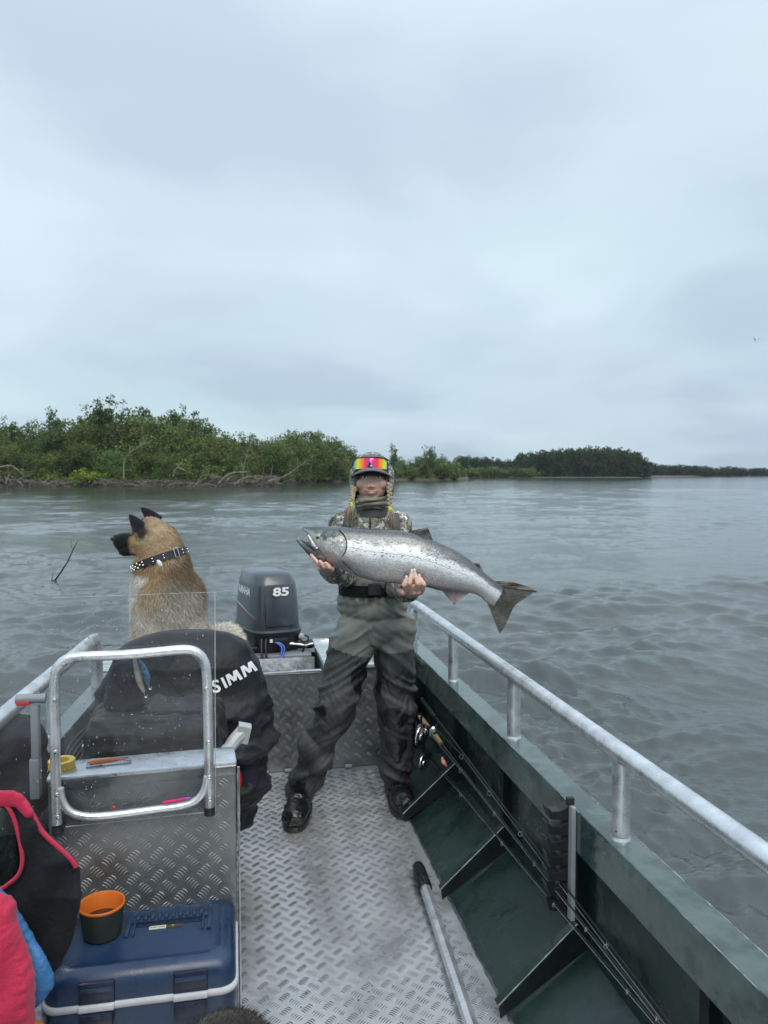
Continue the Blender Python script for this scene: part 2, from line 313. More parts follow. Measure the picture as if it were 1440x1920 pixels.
def build_water():
    a = math.radians(40); rad = [1.0]
    while rad[-1] < 90: rad.append(rad[-1] * 1.0078)
    while rad[-1] < 3000: rad.append(rad[-1] * 1.08)
    v1, q1 = water_grid('w', -a, a, 640, rad)
    rc = [1.0]
    while rc[-1] < 3000: rc.append(rc[-1] * 1.05)
    rc[-1] = rad[-1]
    v2, q2 = water_grid('w', a, 2 * math.pi - a, 240, rc)
    n1 = len(v1); na = 48; c = len(v1) + len(v2)
    v = np.vstack([v1, v2]); q = np.vstack([q1, q2 + n1])
    me = D.meshes.new('river'); me.vertices.add(len(v)); me.vertices.foreach_set('co', v.ravel())
    me.loops.add(len(q) * 4); me.loops.foreach_set('vertex_index', q.ravel()); me.polygons.add(len(q)); me.polygons.foreach_set('loop_start', np.arange(len(q)) * 4); me.polygons.foreach_set('loop_total', np.full(len(q), 4))
    me.update(calc_edges=True); me.polygons.foreach_set('use_smooth', [True] * len(q))
    m = D.materials.new('river_water'); m.use_nodes = True; N = m.node_tree.nodes; L = m.node_tree.links; b = N['Principled BSDF']
    b.inputs['Roughness'].default_value = 0.075; b.inputs["IOR"].default_value = 1.46; b.inputs['Specular IOR Level'].default_value = 0.85; b.inputs['Coat Weight'].default_value = 0
    geo = N.new('ShaderNodeNewGeometry')
    nz = N.new('ShaderNodeTexNoise'); nz.inputs['Scale'].default_value = 0.35; nz.inputs['Detail'].default_value = 3; L.new(geo.outputs['Position'], nz.inputs['Vector'])
    r = N.new('ShaderNodeValToRGB'); r.color_ramp.elements[0].position = 0.35; r.color_ramp.elements[0].color = (0.026, 0.036, 0.034, 1); r.color_ramp.elements[1].position = 0.65; r.color_ramp.elements[1].color = (0.050, 0.060, 0.056, 1)
    L.new(nz.outputs[0], r.inputs[0]); L.new(r.outputs[0], b.inputs['Base Color'])
    def nn(sc, st, det, ro):
        mp = N.new('ShaderNodeMapping'); mp.inputs['Scale'].default_value = st; L.new(geo.outputs['Position'], mp.inputs[0])
        t = N.new('ShaderNodeTexNoise'); t.inputs['Scale'].default_value = sc; t.inputs['Detail'].default_value = det; t.inputs['Roughness'].default_value = ro; t.inputs['Distortion'].default_value = 0.6; L.new(mp.outputs[0], t.inputs['Vector']); return t.outputs[0]
    b1 = N.new('ShaderNodeBump'); b1.inputs['Strength'].default_value = 1.0; b1.inputs['Distance'].default_value = 0.010; L.new(nn(1.3, (0.6, 1.4, 1), 5, 0.6), b1.inputs['Height'])
    b2 = N.new('ShaderNodeBump'); b2.inputs['Strength'].default_value = 0.8; b2.inputs['Distance'].default_value = 0.006; L.new(nn(8.0, (0.8, 1.2, 1), 5, 0.6), b2.inputs['Height']); L.new(b1.outputs[0], b2.inputs['Normal'])
    b3 = N.new('ShaderNodeBump'); b3.inputs['Strength'].default_value = 0.8; b3.inputs['Distance'].default_value = 0.0055; L.new(nn(24.0, (0.7, 1.3, 1), 4, 0.6), b3.inputs['Height']); L.new(b2.outputs[0], b3.inputs['Normal']); L.new(b3.outputs[0], b.inputs['Normal'])
    me.materials.append(m); o = link('river', me); tag(o, kind='structure')
    # the patch under and right beside the camera
    mb = MB(); mb.add([(math.sin(t) * 1.02, math.cos(t) * 1.02, WZ - 0.02) for t in np.linspace(0, 2 * math.pi, 40, endpoint=False)], [tuple(range(40))]); p = mb.build('river_under_boat', m); tag(p, kind='structure')
build_water()
# river bed far below closes the ground to the horizon
# ================================================================== BANKS AND TREES
leaf_m = attr_mat('willow_leaves', rough=0.75, spec=0.15, transl=0.25)
def vary(mt):
    N = mt.node_tree.nodes; L = mt.node_tree.links; a = [n for n in N if n.bl_idname == 'ShaderNodeAttribute'][0]; oi = N.new('ShaderNodeObjectInfo'); h = N.new('ShaderNodeHueSaturation'); m1 = N.new('ShaderNodeMapRange'); m1.inputs[3].default_value = .475; m1.inputs[4].default_value = .525; m2 = N.new('ShaderNodeMapRange'); m2.inputs[3].default_value = .70; m2.inputs[4].default_value = 1.35; w = N.new('ShaderNodeMath'); w.operation = 'FRACT'; w2 = N.new('ShaderNodeMath'); w2.operation = 'MULTIPLY'; w2.inputs[1].default_value = 7.31
    L.new(oi.outputs['Random'], m1.inputs[0]); L.new(oi.outputs['Random'], w2.inputs[0]); L.new(w2.outputs[0], w.inputs[0]); L.new(w.outputs[0], m2.inputs[0]); L.new(m1.outputs[0], h.inputs['Hue']); L.new(m2.outputs[0], h.inputs['Value']); h.inputs['Saturation'].default_value = .92
    outs = [l.to_socket for l in a.outputs['Color'].links]; L.new(a.outputs['Color'], h.inputs['Color'])
    for o_ in outs: L.new(h.outputs[0], o_)
vary(leaf_m)
bark_m = mat('bark', (0.07, 0.06, 0.05), (0.13, 0.115, 0.10), 6, 0.9, 0, 0.5, 20)
dead_m = mat('bleached_wood', (0.15, 0.13, 0.11), (0.27, 0.245, 0.21), 3, 0.9, 0, 0.5, 14)
mud_m = mat('bank_mud', (0.045, 0.038, 0.03), (0.10, 0.085, 0.065), 1.2, 0.9, 0, 0.8, 4)
def shrub_meshes(seed, h, spread, nlimb, nleaf, ls, col, dark, spiky=0.5, flat=0.0, gaps=0.35):
    """trunk + leafy crown of a bank willow/alder, origin at its foot"""
    rg = np.random.default_rng(seed); tr = MB(); tips = []
    for i in range(nlimb):
        az = rg.uniform(0, 2 * math.pi); ln = h * rg.uniform(0.45, 0.98) ; out = spread * rg.uniform(0.15, 1.0) * (1.15 - 0.5 * ln / h)
        p0 = Vector((rg.uniform(-.15, .15) * spread, rg.uniform(-.15, .15) * spread, -0.2)); p3 = Vector((math.cos(az) * out, math.sin(az) * out, ln))
        p1 = p0.lerp(p3, 0.35) + Vector((rg.normal() * .1, rg.normal() * .1, 0.10)) * h * 0.4; p2 = p0.lerp(p3, 0.7) + Vector((rg.normal() * .05, rg.normal() * .05, 0.05)) * h * 0.4
        pts, rs = catmull([p0, p1, p2, p3], [0.012 * h, 0.008 * h, 0.005 * h, 0.0015 * h], 3); tr.tube(pts, rs, 5)
        tips.append((pts, ln))
    C = []; 
    for pts, ln in tips:                      # leaf clumps along each limb
        nc = 13
        for k in range(nc):
            t = 1.0 if k == nc - 1 else 0.12 + 0.88 * (k + rg.random()) / nc; q = pts[min(int(t * (len(pts) - 1)), len(pts) - 1)]
            rad = spread * (0.36 - 0.165 * t * (0.4 + spiky)) * rg.uniform(0.6, 1.15)
            C.append((q.x + rg.normal() * rad * .45, q.y + rg.normal() * rad * .45, max(0.15 * rad, q.z + rg.normal() * rad * .3), rad, rg.uniform(0.0, 1.0)))
    C = np.array(C); w = C[:, 3] ** 1.3; w /= w.sum(); ci = rg.choice(len(C), nleaf, p=w); c = C[ci]
    d = rg.normal(size=(nleaf, 3)); d /= np.linalg.norm(d, axis=1)[:, None]; rr = rg.random(nleaf) ** 0.45
    pos = c[:, :3] + d * (c[:, 3] * rr)[:, None] * np.array([1, 1, 0.9]); keep = (fbm(pos * (1.6 / max(spread, 1)) * 2.2 + seed, 2) > -gaps - 0.25) & (pos[:, 2] > 0.02); pos = pos[keep]; c = c[keep]; d = d[keep]; n = len(pos)
    # each leaf spray: a bent pointed pair of faces
    ax = rg.normal(size=(n, 3)) + np.array([0, 0, 0.9]) + d * 0.8; ax /= np.linalg.norm(ax, axis=1)[:, None]; sd = np.cross(ax, rg.normal(size=(n, 3))); sd /= np.linalg.norm(sd, axis=1)[:, None]
    nr = np.cross(ax, sd); L_ = (ls * rg.uniform(0.6, 1.4, n))[:, None]; wd = L_ * rg.uniform(0.25, 0.45, n)[:, None]
    v = np.stack([pos, pos + ax * L_ * .55 + sd * wd, pos + ax * L_ * 1.1 + nr * L_ * .15, pos + ax * L_ * .5 - sd * wd], 1).reshape(-1, 3)
    i0 = np.arange(n) * 4; q = np.stack([i0, i0 + 1, i0 + 2, i0 + 3], 1)
    me = D.meshes.new('crown'); me.from_pydata(v.tolist(), [], q.tolist())
    t = np.clip(0.35 + 0.35 * (c[:, 4] - .5) * 2 + rg.normal(size=n) * 0.22, 0, 1)[:, None]; colr = np.array(dark) * (1 - t) + np.array(col) * t
    set_pigment(me, np.repeat(colr, 4, 0)); me.materials.append(leaf_m); me.update()
    return me, tr.mesh('trunk', bark_m)
GR = (0.180, 0.240, 0.062); GD = (0.066, 0.105, 0.030)
protos = {
 'thick': [shrub_meshes(20 + i, 6.5, 3.2, 18, 13000, 0.21, GR, GD, 0.5) for i in range(5)],
 'tall': [shrub_meshes(40 + i, 9.0, 3.2, 16, 11000, 0.26, (0.10, 0.17, 0.045), GD, 0.95, gaps=0.15) for i in range(3)],
 'loose': [shrub_meshes(50, 9.0, 2.6, 11, 3000, 0.34, (0.13, 0.19, 0.07), (0.06, 0.10, 0.04), 1.0, gaps=0.1)],
 'far': [shrub_meshes(60 + i, 9.5, 3.4, 14, 5200, 0.5, (0.070, 0.112, 0.045), (0.026, 0.050, 0.026), 0.3, gaps=.9) for i in range(4)],
 'low': [shrub_meshes(70 + i, 2.6, 2.0, 12, 2600, 0.24, (0.17, 0.24, 0.05), (0.075, 0.12, 0.03), 0.2) for i in range(2)],
 'lime': [shrub_meshes(80, 1.4, 1.6, 12, 2400, 0.2, (0.34, 0.44, 0.05), (0.17, 0.25, 0.03), 0.1)],
}
def dist_of(py): return (H - WZ) * F / (py - 888)
def plant(kind, px, Y, toppy, label, group=None, base=0.35, name='bank_shrub', cat='shrub', wid=1.0, k=None):
    cr, tk = protos[kind][(k if k is not None else random.randrange(99)) % len(protos[kind])]
    g = P(px, 888, Y); topz = P(px, toppy, Y).z; co = float(np.percentile(verts_np(cr)[:, 2], 99.6)) if 'ht' not in cr else cr['ht']; cr['ht'] = co
    s = (topz - base) / co; e = thing(name, label, cat, (g.x, Y, base - 0.1), random.uniform(0, 6.28), group); e.scale = (s * wid, s * wid, s)
    for nm, me in (('crown', cr), ('trunk', tk)): o = link(nm, me); o.parent = e
    return e
sky_x = [-120, 0, 50, 75, 100, 130, 160, 195, 240, 300, 345, 400, 440, 490, 520, 600, 640, 665, 700, 760, 800, 830, 880]
sky_y = [805, 800, 800, 812, 790, 798, 785, 775, 778, 775, 790, 806, 822, 826, 815, 815, 836, 852, 862, 858, 853, 858, 874]
def skyl(x): return float(np.interp(x, sky_x, sky_y))
def build_banks():
    # terrain strips: a mud bank rising from the water, one per shore
    def strip(name, pts, back, hgt):         # pts: waterline points (x,y); back: offset vector to the hinterland
        mb = MB(); vs = []; rows = 7; n = len(pts)
        for (x, y) in pts:
            for j in range(rows):
                t = j / (rows - 1); f = [0, 0.01, 0.03, 0.07, 0.2, 0.6, 1.0][j]; z = WZ + [-0.4, 0.12, 0.42, 0.62, 0.8, 0.9, 0.9][j] * hgt + (random.uniform(-.12, .12) if 0 < j < 4 else 0)
                vs.append((x + back[0] * f + random.uniform(-.3, .3), y + back[1] * f + random.uniform(-.3, .3), z))
        fs = [(i * rows + j, (i + 1) * rows + j, (i + 1) * rows + j + 1, i * rows + j + 1) for i in range(n - 1) for j in range(rows - 1)]
        mb.add(vs, fs); o = mb.build(name, mud_m); tag(o, kind='structure')
    def wl(x):                                # distance of the waterline on the left island
        return float(np.interp(x, [-700, 0, 350, 520, 560, 700, 830, 880], [92, 96, 97, 100, 135, 165, 190, 215]))
    xs = np.linspace(-900, 880, 150); strip('island_bank', [(P(x, 888, wl(x)).x, wl(x)) for x in xs], (-6, 70), 1.0)
    xs = np.linspace(860, 2400, 90); strip('far_bank', [(P(x, 888, 290).x + 0, 290 + max(0, (x - 1200)) * 0.35) for x in xs], (0, 160), 0.8)
    # left island thicket, two staggered rows
    for row, (dy, dtop, step) in enumerate(((22, 0, 27), (12, 14, 31), (4.5, 36, 37))):
        x = -130 + row * 9
        while x < 880:
            if True:
                Y = wl(x) + dy + random.uniform(-2, 2); top = skyl(x) + dtop + random.uniform(-5, 7)
                if row == 2: top = max(top, 838 + random.uniform(-8, 12)) if x < 500 else skyl(x) + random.uniform(6, 20)
                wdt = 1.15 if row < 2 else 1.35
                if top < 884: plant('thick', x, Y, top, ('willow in the %s row of the left bank thicket %s' % (('rear', 'middle', 'front')[row], 'near the left edge' if x < 150 else 'below the tall trees' if x < 370 else 'above the driftwood' if x < 560 else 'just left of the woman' if x < 680 else 'right of the woman')), 'willow shrubs along the left river bank', wid=wdt)
            x += step * random.uniform(0.75, 1.2) * (1.0 if x < 520 else 0.8)
    for (x, t, k, l) in ((197, 751, 0, 'tallest spiky tree breaking the skyline of the left bank'), (335, 770, 1, 'tall pointed tree right of the highest crown on the left bank'), (265, 768, 2, 'tall bushy tree between the two skyline peaks of the left bank'), (20, 792, 1, 'tall tree nearest the left frame edge on the bank'), (585, 812, 2, 'rounded taller tree at the right end of the dense left thicket'), (805, 838, 0, 'tall pointed shrub right of the woman where the island tapers off')):
        plant('tall', x, wl(x) + 14, t, l, name='tall_willow', cat='tree', k=k)
    for (x, t, l) in ((103, 770, 'loose airy tree with sky showing through on the left bank'), (738, 834, 'thin sparse pale tree just above the right side of the cap')):
        plant('loose', x, wl(x) + 10, t, l, name='sparse_tree', cat='tree', wid=0.9)
    plant('lime', 165, wl(165) + 2, 879, 'small bright yellow green bush low on the left bank', base=0.3, cat='bush', name='bright_bush', wid=1.6)
    plant('lime', 108, wl(108) + 3, 886, 'second smaller lime bush left of the bright one', base=0.3, cat='bush', name='bright_bush', wid=1.5)
    for x in (20, 60, 240, 300, 345, 395, 450, 560, 600, 640, 770, 830, 850):
        plant('low', x, wl(x) + 2.5, 868 + random.uniform(-6, 8), ('low light green sapling at the bank foot, %s' % ('near the left frame edge' if x < 100 else 'between the two arched dead branches' if x < 360 else 'among the driftwood' if x < 500 else 'just left of the woman' if x < 700 else 'right of the woman')), 'low saplings at the edge of the left bank', name='sapling', cat='shrub', wid=1.3)
    # far right wood: a dome of dark trees, then a low receding line
    fx = [860, 900, 960, 985, 1040, 1100, 1160, 1195, 1213]; fy = [857, 858, 862, 851, 843, 841, 843, 850, 864]
    for row in range(2):
        x = 850 + row * 8
        while x < 1213:
            plant('far', x, 300 + row * 16, float(np.interp(x, fx, fy)) + (0 if row else 5) + random.uniform(-2, 3), 'dark tree in the %s row of the far wood, %s' % (('front', 'back')[row], 'left tail' if x < 930 else 'left shoulder of the dome' if x < 1020 else 'middle of the dome' if x < 1120 else 'right end of the dome'), 'trees of the dark far wood', name='far_tree', cat='tree', base=0.15, wid=1.15); x += random.uniform(8, 12)
    x = 1205
    while x < 1600:
        Y = 420 + (x - 1200) * 0.25; plant('far', x, Y, float(np.interp(x, [1200, 1290, 1440, 1600], [868, 874, 879, 881])) + random.uniform(-1.5, 2), ('small tree in the low far line, %s' % ('just past the dome wood' if x < 1290 else 'near the right frame edge' if x < 1440 else 'beyond the right frame edge')), 'low trees on the horizon at the right', name='horizon_tree', cat='tree', base=0.15, wid=2.6); x += random.uniform(7, 10)
    x = 1600
    for x in range(868, 1000, 14): plant('low', x, 288, 880 + random.uniform(-5, 2), 'light green bush at the water edge of the far wood', 'bushes below the far wood', name='shore_bush', cat='bush', wid=1.8)
    # driftwood
    def limb(px, py, qx, qy, Y, r, label, bend=0.1, twigs=4, name='dead_branch'):
        a = P(px, py, Y); b = P(qx, qy, Y - random.uniform(0, 1.2)); d = b - a; n = d.cross(Vector((0, 1, 0))).normalized(); m = MB()
        pts = [a, a.lerp(b, 0.35) + n * d.length * bend, a.lerp(b, 0.7) + n * d.length * bend * 0.7, b]; pts, rs = catmull(pts, [r * .65, r * .5, r * .34, r * .15], 4); m.tube(pts, rs, 7)
        for k in range(twigs):
            q = pts[random.randint(4, len(pts) - 2)]; e = q + (d.normalized() * 0.6 + n * random.uniform(-1, 1) + Vector((0, random.uniform(-.5, .5), 0.3))) * d.length * random.uniform(0.15, 0.32); m.tube([q, q.lerp(e, .5) + n * .1, e], [r * .24, r * .15, r * .06], 5)
        o = m.build(name, dead_m, origin=a); return tag(o, label, 'driftwood')
    Yb = 95
    limb(232, 897, 284, 826, Yb, 0.16, 'long pale dead branch arching up out of the left bank', 0.22)
    limb(503, 902, 578, 860, 97, 0.17, 'forked bleached branch sticking up at the end of the left bank', -0.08, 5)
    limb(508, 903, 512, 872, 97, 0.10, 'short upright dead stick at the end of the bank', 0.05, 1)
    limb(455, 903, 468, 836, 98, 0.14, 'upright grey dead snag in the middle of the thicket', 0.05, 6)
    limb(410, 907, 470, 885, Yb, 0.2, 'thick driftwood log leaning among roots on the bank', 0.15, 3)
    limb(325, 893, 350, 885, Yb, 0.18, 'short curved root lying on the left bank', 0.4, 2)
    limb(440, 908, 495, 893, Yb - 1, 0.17, 'grey log half in the water at the bank', 0.1, 3)
    limb(0, 876, 45, 893, Yb, 0.16, 'fallen branch on the bank at the left frame edge', 0.2, 5)
    limb(370, 905, 405, 892, Yb - 1, 0.13, 'thin driftwood stick on the bank left of the root pile', 0.2, 4)
    m = MB()                                  # the uncountable litter of sticks along the bank foot
    for k in range(900):
        x = random.uniform(-60, 540) if k < 760 else random.uniform(400, 520); Y = wl(x) + random.uniform(-0.6, 3.5); g = P(x, 888, Y); z = WZ + random.uniform(0.0, 1.25) * (1.0 if x < 60 or x > 400 else 0.6)
        a = random.uniform(0, math.pi); l = random.uniform(0.3, 1.6); d = Vector((math.cos(a), math.sin(a) * .5, random.uniform(-.35, .5))) * l; c = Vector((g.x, Y, z)); m.tube([c - d, c + Vector((0, 0, .1)), c + d], [0.05, 0.045, 0.02], 4, cap=False, mi=random.randrange(2))
    o = m.build('brushwood', [dead_m, bark_m]); tag(o, 'tangle of brown sticks and roots along the foot of the left bank', 'driftwood', kind='stuff')
    m = MB()
    for k in range(2600):                     # weeds between the sticks
        x = random.uniform(-60, 860); Y = wl(x) + random.uniform(0.5, 5); g = P(x, 888, Y); c = Vector((g.x, Y, WZ + random.uniform(.2, .9))); l = random.uniform(.15, .5); a = random.uniform(0, 6.3)
        m.add([c, c + Vector((math.cos(a) * .1, 0, l)), c + Vector((.1, .05, l * .8))], [(0, 1, 2)])
    weed = mat('bank_weeds', (0.06, 0.085, 0.025), (0.11, 0.12, 0.04), 0.6, 0.9); o = m.build('bank_weeds', weed, smooth=False); tag(o, 'patchy weeds and grass at the foot of the left bank', 'weeds', kind='stuff')
build_banks()
# twig standing in the river, left
tw = MB(); b0 = G(106, 1086, WZ); Yt = b0.y
tw.tube([P(108, 1096, Yt), P(104, 1087, Yt), P(114, 1073, Yt), P(127, 1053, Yt), P(137, 1031, Yt), P(147, 1012, Yt)], [0.016, 0.016, 0.014, 0.011, 0.008, 0.004], 6)
tw.tube([P(104, 1087, Yt), P(97, 1088, Yt), P(99, 1076, Yt)], [.01, .008, .004], 5); tw.tube([P(136, 1032, Yt), P(134, 1022, Yt), P(133, 1012, Yt)], [.004, .003, .002], 4)
tag(tw.build('twig', M_['black']), 'thin dark twig poking out of the river left of the dog', 'twig')
# ================================================================== BOAT  (boat-local: x right, y astern, z up)
boat = thing('boat', 'open aluminium fishing boat with dark green sides and tread plate deck', 'boat', (0, 0, 0), YAW)
def bp(mb, name, mats, **k): return mb.build(name, mats, parent=boat, **k)
YS, YE, YB = -1.4, 4.72, 3.93
def lx(y): return -0.606 + (y - 2.91) * 0.072           # inner edge of the left gunwale
# deck plate
m = MB(); m.prism([(lx(YS) + 0.16, YS, 0), (0.75, YS, 0), (0.75, YB, 0), (lx(YB) + 0.16, YB, 0)], (0, 0, -0.006)); fl = bp(m, 'deck_plate', M_['floor'], smooth=False)
m = bars_mesh(1.36, 3.5, (-0.56, 0.6, 0.0), (1, 0, 0), (0, 1, 0), (0, 0, 1), bh=.0030, bw=.0034, clip=lambda u, v: u - 0.56 < 0.715 and v + 0.6 < 3.88 and u - .56 > lx(v + .6) + 0.2)
o = m.build('deck_tread', M_['tread'], parent=fl, smooth=False); tag(o, kind='stuff')
# keel pan below the deck, outer hull
def side(sx, X, wall, nm):
    """one hull side; X(y): inner gunwale edge, sx=+1 right / -1 left"""
    g = MB(); n = 12; ys = [YS + (YE - YS) * i / n for i in range(n + 1)]
    prof = [(0, 0.60), (0.082, 0.60), (0.082, 0.47), (0.062, 0.47), (0.062, 0.48), (0.0, 0.48)]
    vs = [(X(y) + sx * px, y, z) for y in ys for (px, z) in prof]; k = len(prof)
    fs = [(i * k + j, i * k + (j + 1) % k, (i + 1) * k + (j + 1) % k, (i + 1) * k + j) for i in range(n) for j in range(k)] + [tuple(range(k)), tuple(n * k + j for j in range(k))]
    g.add(vs, fs); g.v = g.v; o = bp(g, 'gunwale', M_['greentop'], smooth=False, bevel=0.004)
    if sx > 0:
        for (px_, a_, b_) in ((0.0005, 1.2, 3.9), (0.0815, 1.0, 3.9)):
            y = a_
            while y < b_:
                L_ = random.uniform(.03, .28)
                if random.random() < .62:
                    k_ = max(3, int(L_ / .012)); e = MB(); e.tube([(X(q) + sx * px_, q, 0.5995) for q in np.linspace(y, y + L_, k_)], [.0002] + [random.uniform(.0004, .0016) for _ in range(k_ - 2)] + [.0002], 5); e.build('worn_edge', M_['alu'], parent=o)
                y += L_
    w = MB(); prof = [(wall, 0.476), (wall, 0.165), (-0.18, 0.0), (-0.18, -0.03), (-0.12, -0.3), (0.06, -0.25), (0.085, 0.1), (0.078, 0.466), ]
    vs = [(X(y) + sx * px, y, z) for y in ys for (px, z) in prof]; k = len(prof)
    fs = [(i * k + j, i * k + (j + 1) % k, (i + 1) * k + (j + 1) % k, (i + 1) * k + j) for i in range(n) for j in range(k)] + [tuple(range(k)), tuple(n * k + j for j in range(k))]
    w.add(vs, fs); bp(w, 'hull_side', M_['green'], smooth=False)
    s = MB()                                  # weld seam along the deck edge
    pts = [Vector((X(y) - sx * (0.18 + random.uniform(-.002, .002)), y, 0.002)) for y in np.linspace(0.9, YB - .03, 150)]; s.tube(pts, [random.uniform(.003, .0065) for _ in pts], 5); bp(s, 'weld_seam', M_['panel'])
rX = lambda y: 0.93
side(1, rX, 0.055, 'r'); side(-1, lx, 0.055, 'l')
m = MB(); m.box((0.17, (YS + YE) / 2, -0.18), (1.2, YE - YS, 0.2)); bp(m, 'hull_bottom', M_['hullout'], smooth=False)
M_['rib_shade'] = mat('shaded_rib_paint', (0.007, 0.012, 0.011), (0.014, 0.024, 0.021), 9, 0.55, 0, .3, 40, spec=.25)  # near-black rib webs and uprights: shading of their near faces put into the colour
# ribs of the right side (and left)
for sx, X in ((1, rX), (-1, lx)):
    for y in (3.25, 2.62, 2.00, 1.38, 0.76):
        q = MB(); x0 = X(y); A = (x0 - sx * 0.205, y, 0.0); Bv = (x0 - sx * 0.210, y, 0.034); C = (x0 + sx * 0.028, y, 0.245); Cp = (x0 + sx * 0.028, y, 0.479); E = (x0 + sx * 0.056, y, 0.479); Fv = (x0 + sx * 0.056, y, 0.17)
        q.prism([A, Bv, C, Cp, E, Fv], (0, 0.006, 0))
        d = (Vector(C) - Vector(Bv)); u = d.normalized(); nrm = Vector((-u.z * sx, 0, abs(u.x)))
        q.prism([Vector(Bv), Vector(Bv) + nrm * 0.005, Vector(C) + nrm * 0.005, Vector(C)], (0, 0.030, 0), 1)
        q.prism([(x0 + sx * .028, y, .250), (x0 + sx * .023, y, .250), (x0 + sx * .023, y, .478), (x0 + sx * .028, y, .478)], (0, 0.034, 0))
        r_ = bp(q, 'rib', [M_['rib_shade'], M_['green']], smooth=False)
        e = MB(); pts = [Vector(Bv) + (Vector(C) - Vector(Bv)) * t + nrm * 0.0055 + Vector((0, 0.0, 0)) for t in np.linspace(0, 1, 16)]
        e.tube(pts, [random.uniform(.0010, .0022) for _ in pts], 5); e.build('worn_edge', M_['alu'], parent=r_)
# hand rails
def rail(sx, X, posts, h, endy, near):
    xc = lambda y: X(y) + sx * 0.04; m = MB(); pts = [Vector((xc(near), near, h))] + [Vector((xc(y), y, h)) for y in np.linspace(near + .2, endy - 0.04, 8)] + [Vector((xc(endy), endy, h - 0.02)), Vector((xc(endy) , endy + 0.03, h - 0.06)), Vector((xc(endy), endy + 0.04, 0.60))]
    m.tube(pts, 0.0255, 20, smooth=3); o = bp(m, 'hand_rail', M_['rail'])
    for y in posts:
        p = MB(); p.tube([(xc(y), y, 0.601), (xc(y), y, h)], 0.0235, 18); p.tube([(xc(y), y, 0.600), (xc(y), y, 0.607)], [0.027, 0.0245], 14); p.build('rail_post', M_['rail'], parent=o)
        w = MB(); w.ell((xc(y) + sx * -.02, y - .014, .625), .0022, mi=0); w.build('drain_hole', M_['black'], parent=o)
    return o
rail(1, rX, (3.34, 2.566, 1.79, 1.01, 0.23), 0.822, 4.1, 0.1)
rail(-1, lx, (2.90, 2.1, 1.3, 0.5), 0.822, 3.50, 0.1)
for y in (1.13,):                              # sleeve joint of the rail
    m = MB(); m.tube([(0.97, y, .822), (0.97, y + .004, .822)], 0.0268, 20); bp(m, 'rail_joint', M_['alu'])
# stern bulkhead with tread plate
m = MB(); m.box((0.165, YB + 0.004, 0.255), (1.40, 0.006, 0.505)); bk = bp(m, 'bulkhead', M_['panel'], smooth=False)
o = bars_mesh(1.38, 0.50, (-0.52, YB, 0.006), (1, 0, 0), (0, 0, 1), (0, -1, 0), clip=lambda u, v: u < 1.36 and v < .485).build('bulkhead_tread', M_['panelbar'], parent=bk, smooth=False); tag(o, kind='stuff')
m = MB(); m.box((-0.05, YB + 0.012, 0.517), (0.97, 0.034, 0.014)); bp(m, 'bulkhead_trim', M_['alu'], bevel=0.004)
for px, py in ((540, 1452), (653, 1441), (497, 1459)):
    q = B(px, py, 'y', YB - 0.006); m = MB(); m.box((q.x, YB - 0.014, 0.012), (0.035, 0.02, 0.016)); bp(m, 'hinge', M_['lgrey'], bevel=0.004)
# stern lockers and splash well
def lid(x0, x1, y0, y1, z, wet):
    m = MB(); m.box(((x0 + x1) / 2, (y0 + y1) / 2, z - 0.012), (x1 - x0, y1 - y0, 0.024)); o = bp(m, 'locker_lid', M_['lid'], smooth=False, bevel=0.006)
    f = MB(); f.box(((x0 + x1) / 2, (y0 + y1) / 2, (z - 0.024) / 2 + 0.0), (x1 - x0 - .03, y1 - y0 - .03, z - 0.03)); bp(f, 'locker', M_['panel'], smooth=False); return o
M_['lid'] = mat('wet_locker_lid', (0.34, 0.42, 0.40), (0.60, 0.64, 0.63), 4.0, 0.22, 0.45, 0.15, 25, rvar=0.14, stretch=(0.6, 3, 1))
ld = lid(0.45, 0.90, YB + 0.002, 4.60, 0.545, 1); lid(lx(4.2) + .02, -0.10, YB + 0.03, 4.60, 0.52, 1)
o = bars_mesh(.03, .62, (0.449, YB + .02, 0.5), (0, 0, 1), (0, 1, 0), (-1, 0, 0), pitch=.05, blen=.03).build('lid_edge_tread', M_['panelbar'], parent=ld, smooth=False); tag(o, kind='stuff')
m = MB(); m.box((0.17, 4.335, 0.40), (0.54, 0.008, 0.19), Matrix.Rotation(math.radians(-14), 3, 'X')); sw = bp(m, 'splash_well', M_['alu'], smooth=False)
Rt = Matrix.Rotation(math.radians(-14), 3, 'X'); o_ = Vector((0.17, 4.335, 0.40)) + Rt @ Vector((-0.27, -0.0042, -0.06)); o = bars_mesh(.52, .14, o_, (1, 0, 0), Rt @ Vector((0, 0, 1)), Rt @ Vector((0, -1, 0))).build('well_tread', M_['panel'], parent=sw, smooth=False); tag(o, kind='stuff')
m = MB(); m.box((0.17, 4.31, 0.30), (0.54, 0.03, 0.07)); M_['moss'] = mat('mossy_paint', (0.06, 0.085, 0.03), (0.09, 0.12, 0.05), 8, 0.6); bp(m, 'well_sill', M_['moss'], smooth=False)
m = MB(); m.box((0.17, 4.68, 0.04), (1.5, 0.05, 0.82)); bp(m, 'transom', M_['green'], smooth=False)
m = MB(); m.box((0.17, 4.55, 0.468), (0.53, 0.20, 0.035)); bp(m, 'transom_cap', M_['grey'], smooth=False, bevel=.004)
m = MB(); m.box((0.83, 4.17, 0.6032), (0.17, 0.42, 0.004)); bp(m, 'corner_plate', M_['lid'], smooth=False)
m = MB(); m.box((-0.60, 3.93, 0.6032), (0.16, 0.28, 0.004)); bp(m, 'corner_plate', M_['lid'], smooth=False)
for y in (4.12, 4.3):                          # cleats on the corner
    m = MB(); m.tube([(0.86, y, .622), (1.0, y + .03, .622)], .007, 8); m.tube([(0.93, y + .012, .604), (0.93, y + .012, .624)], .008, 8); bp(m, 'cleat', M_['black'])
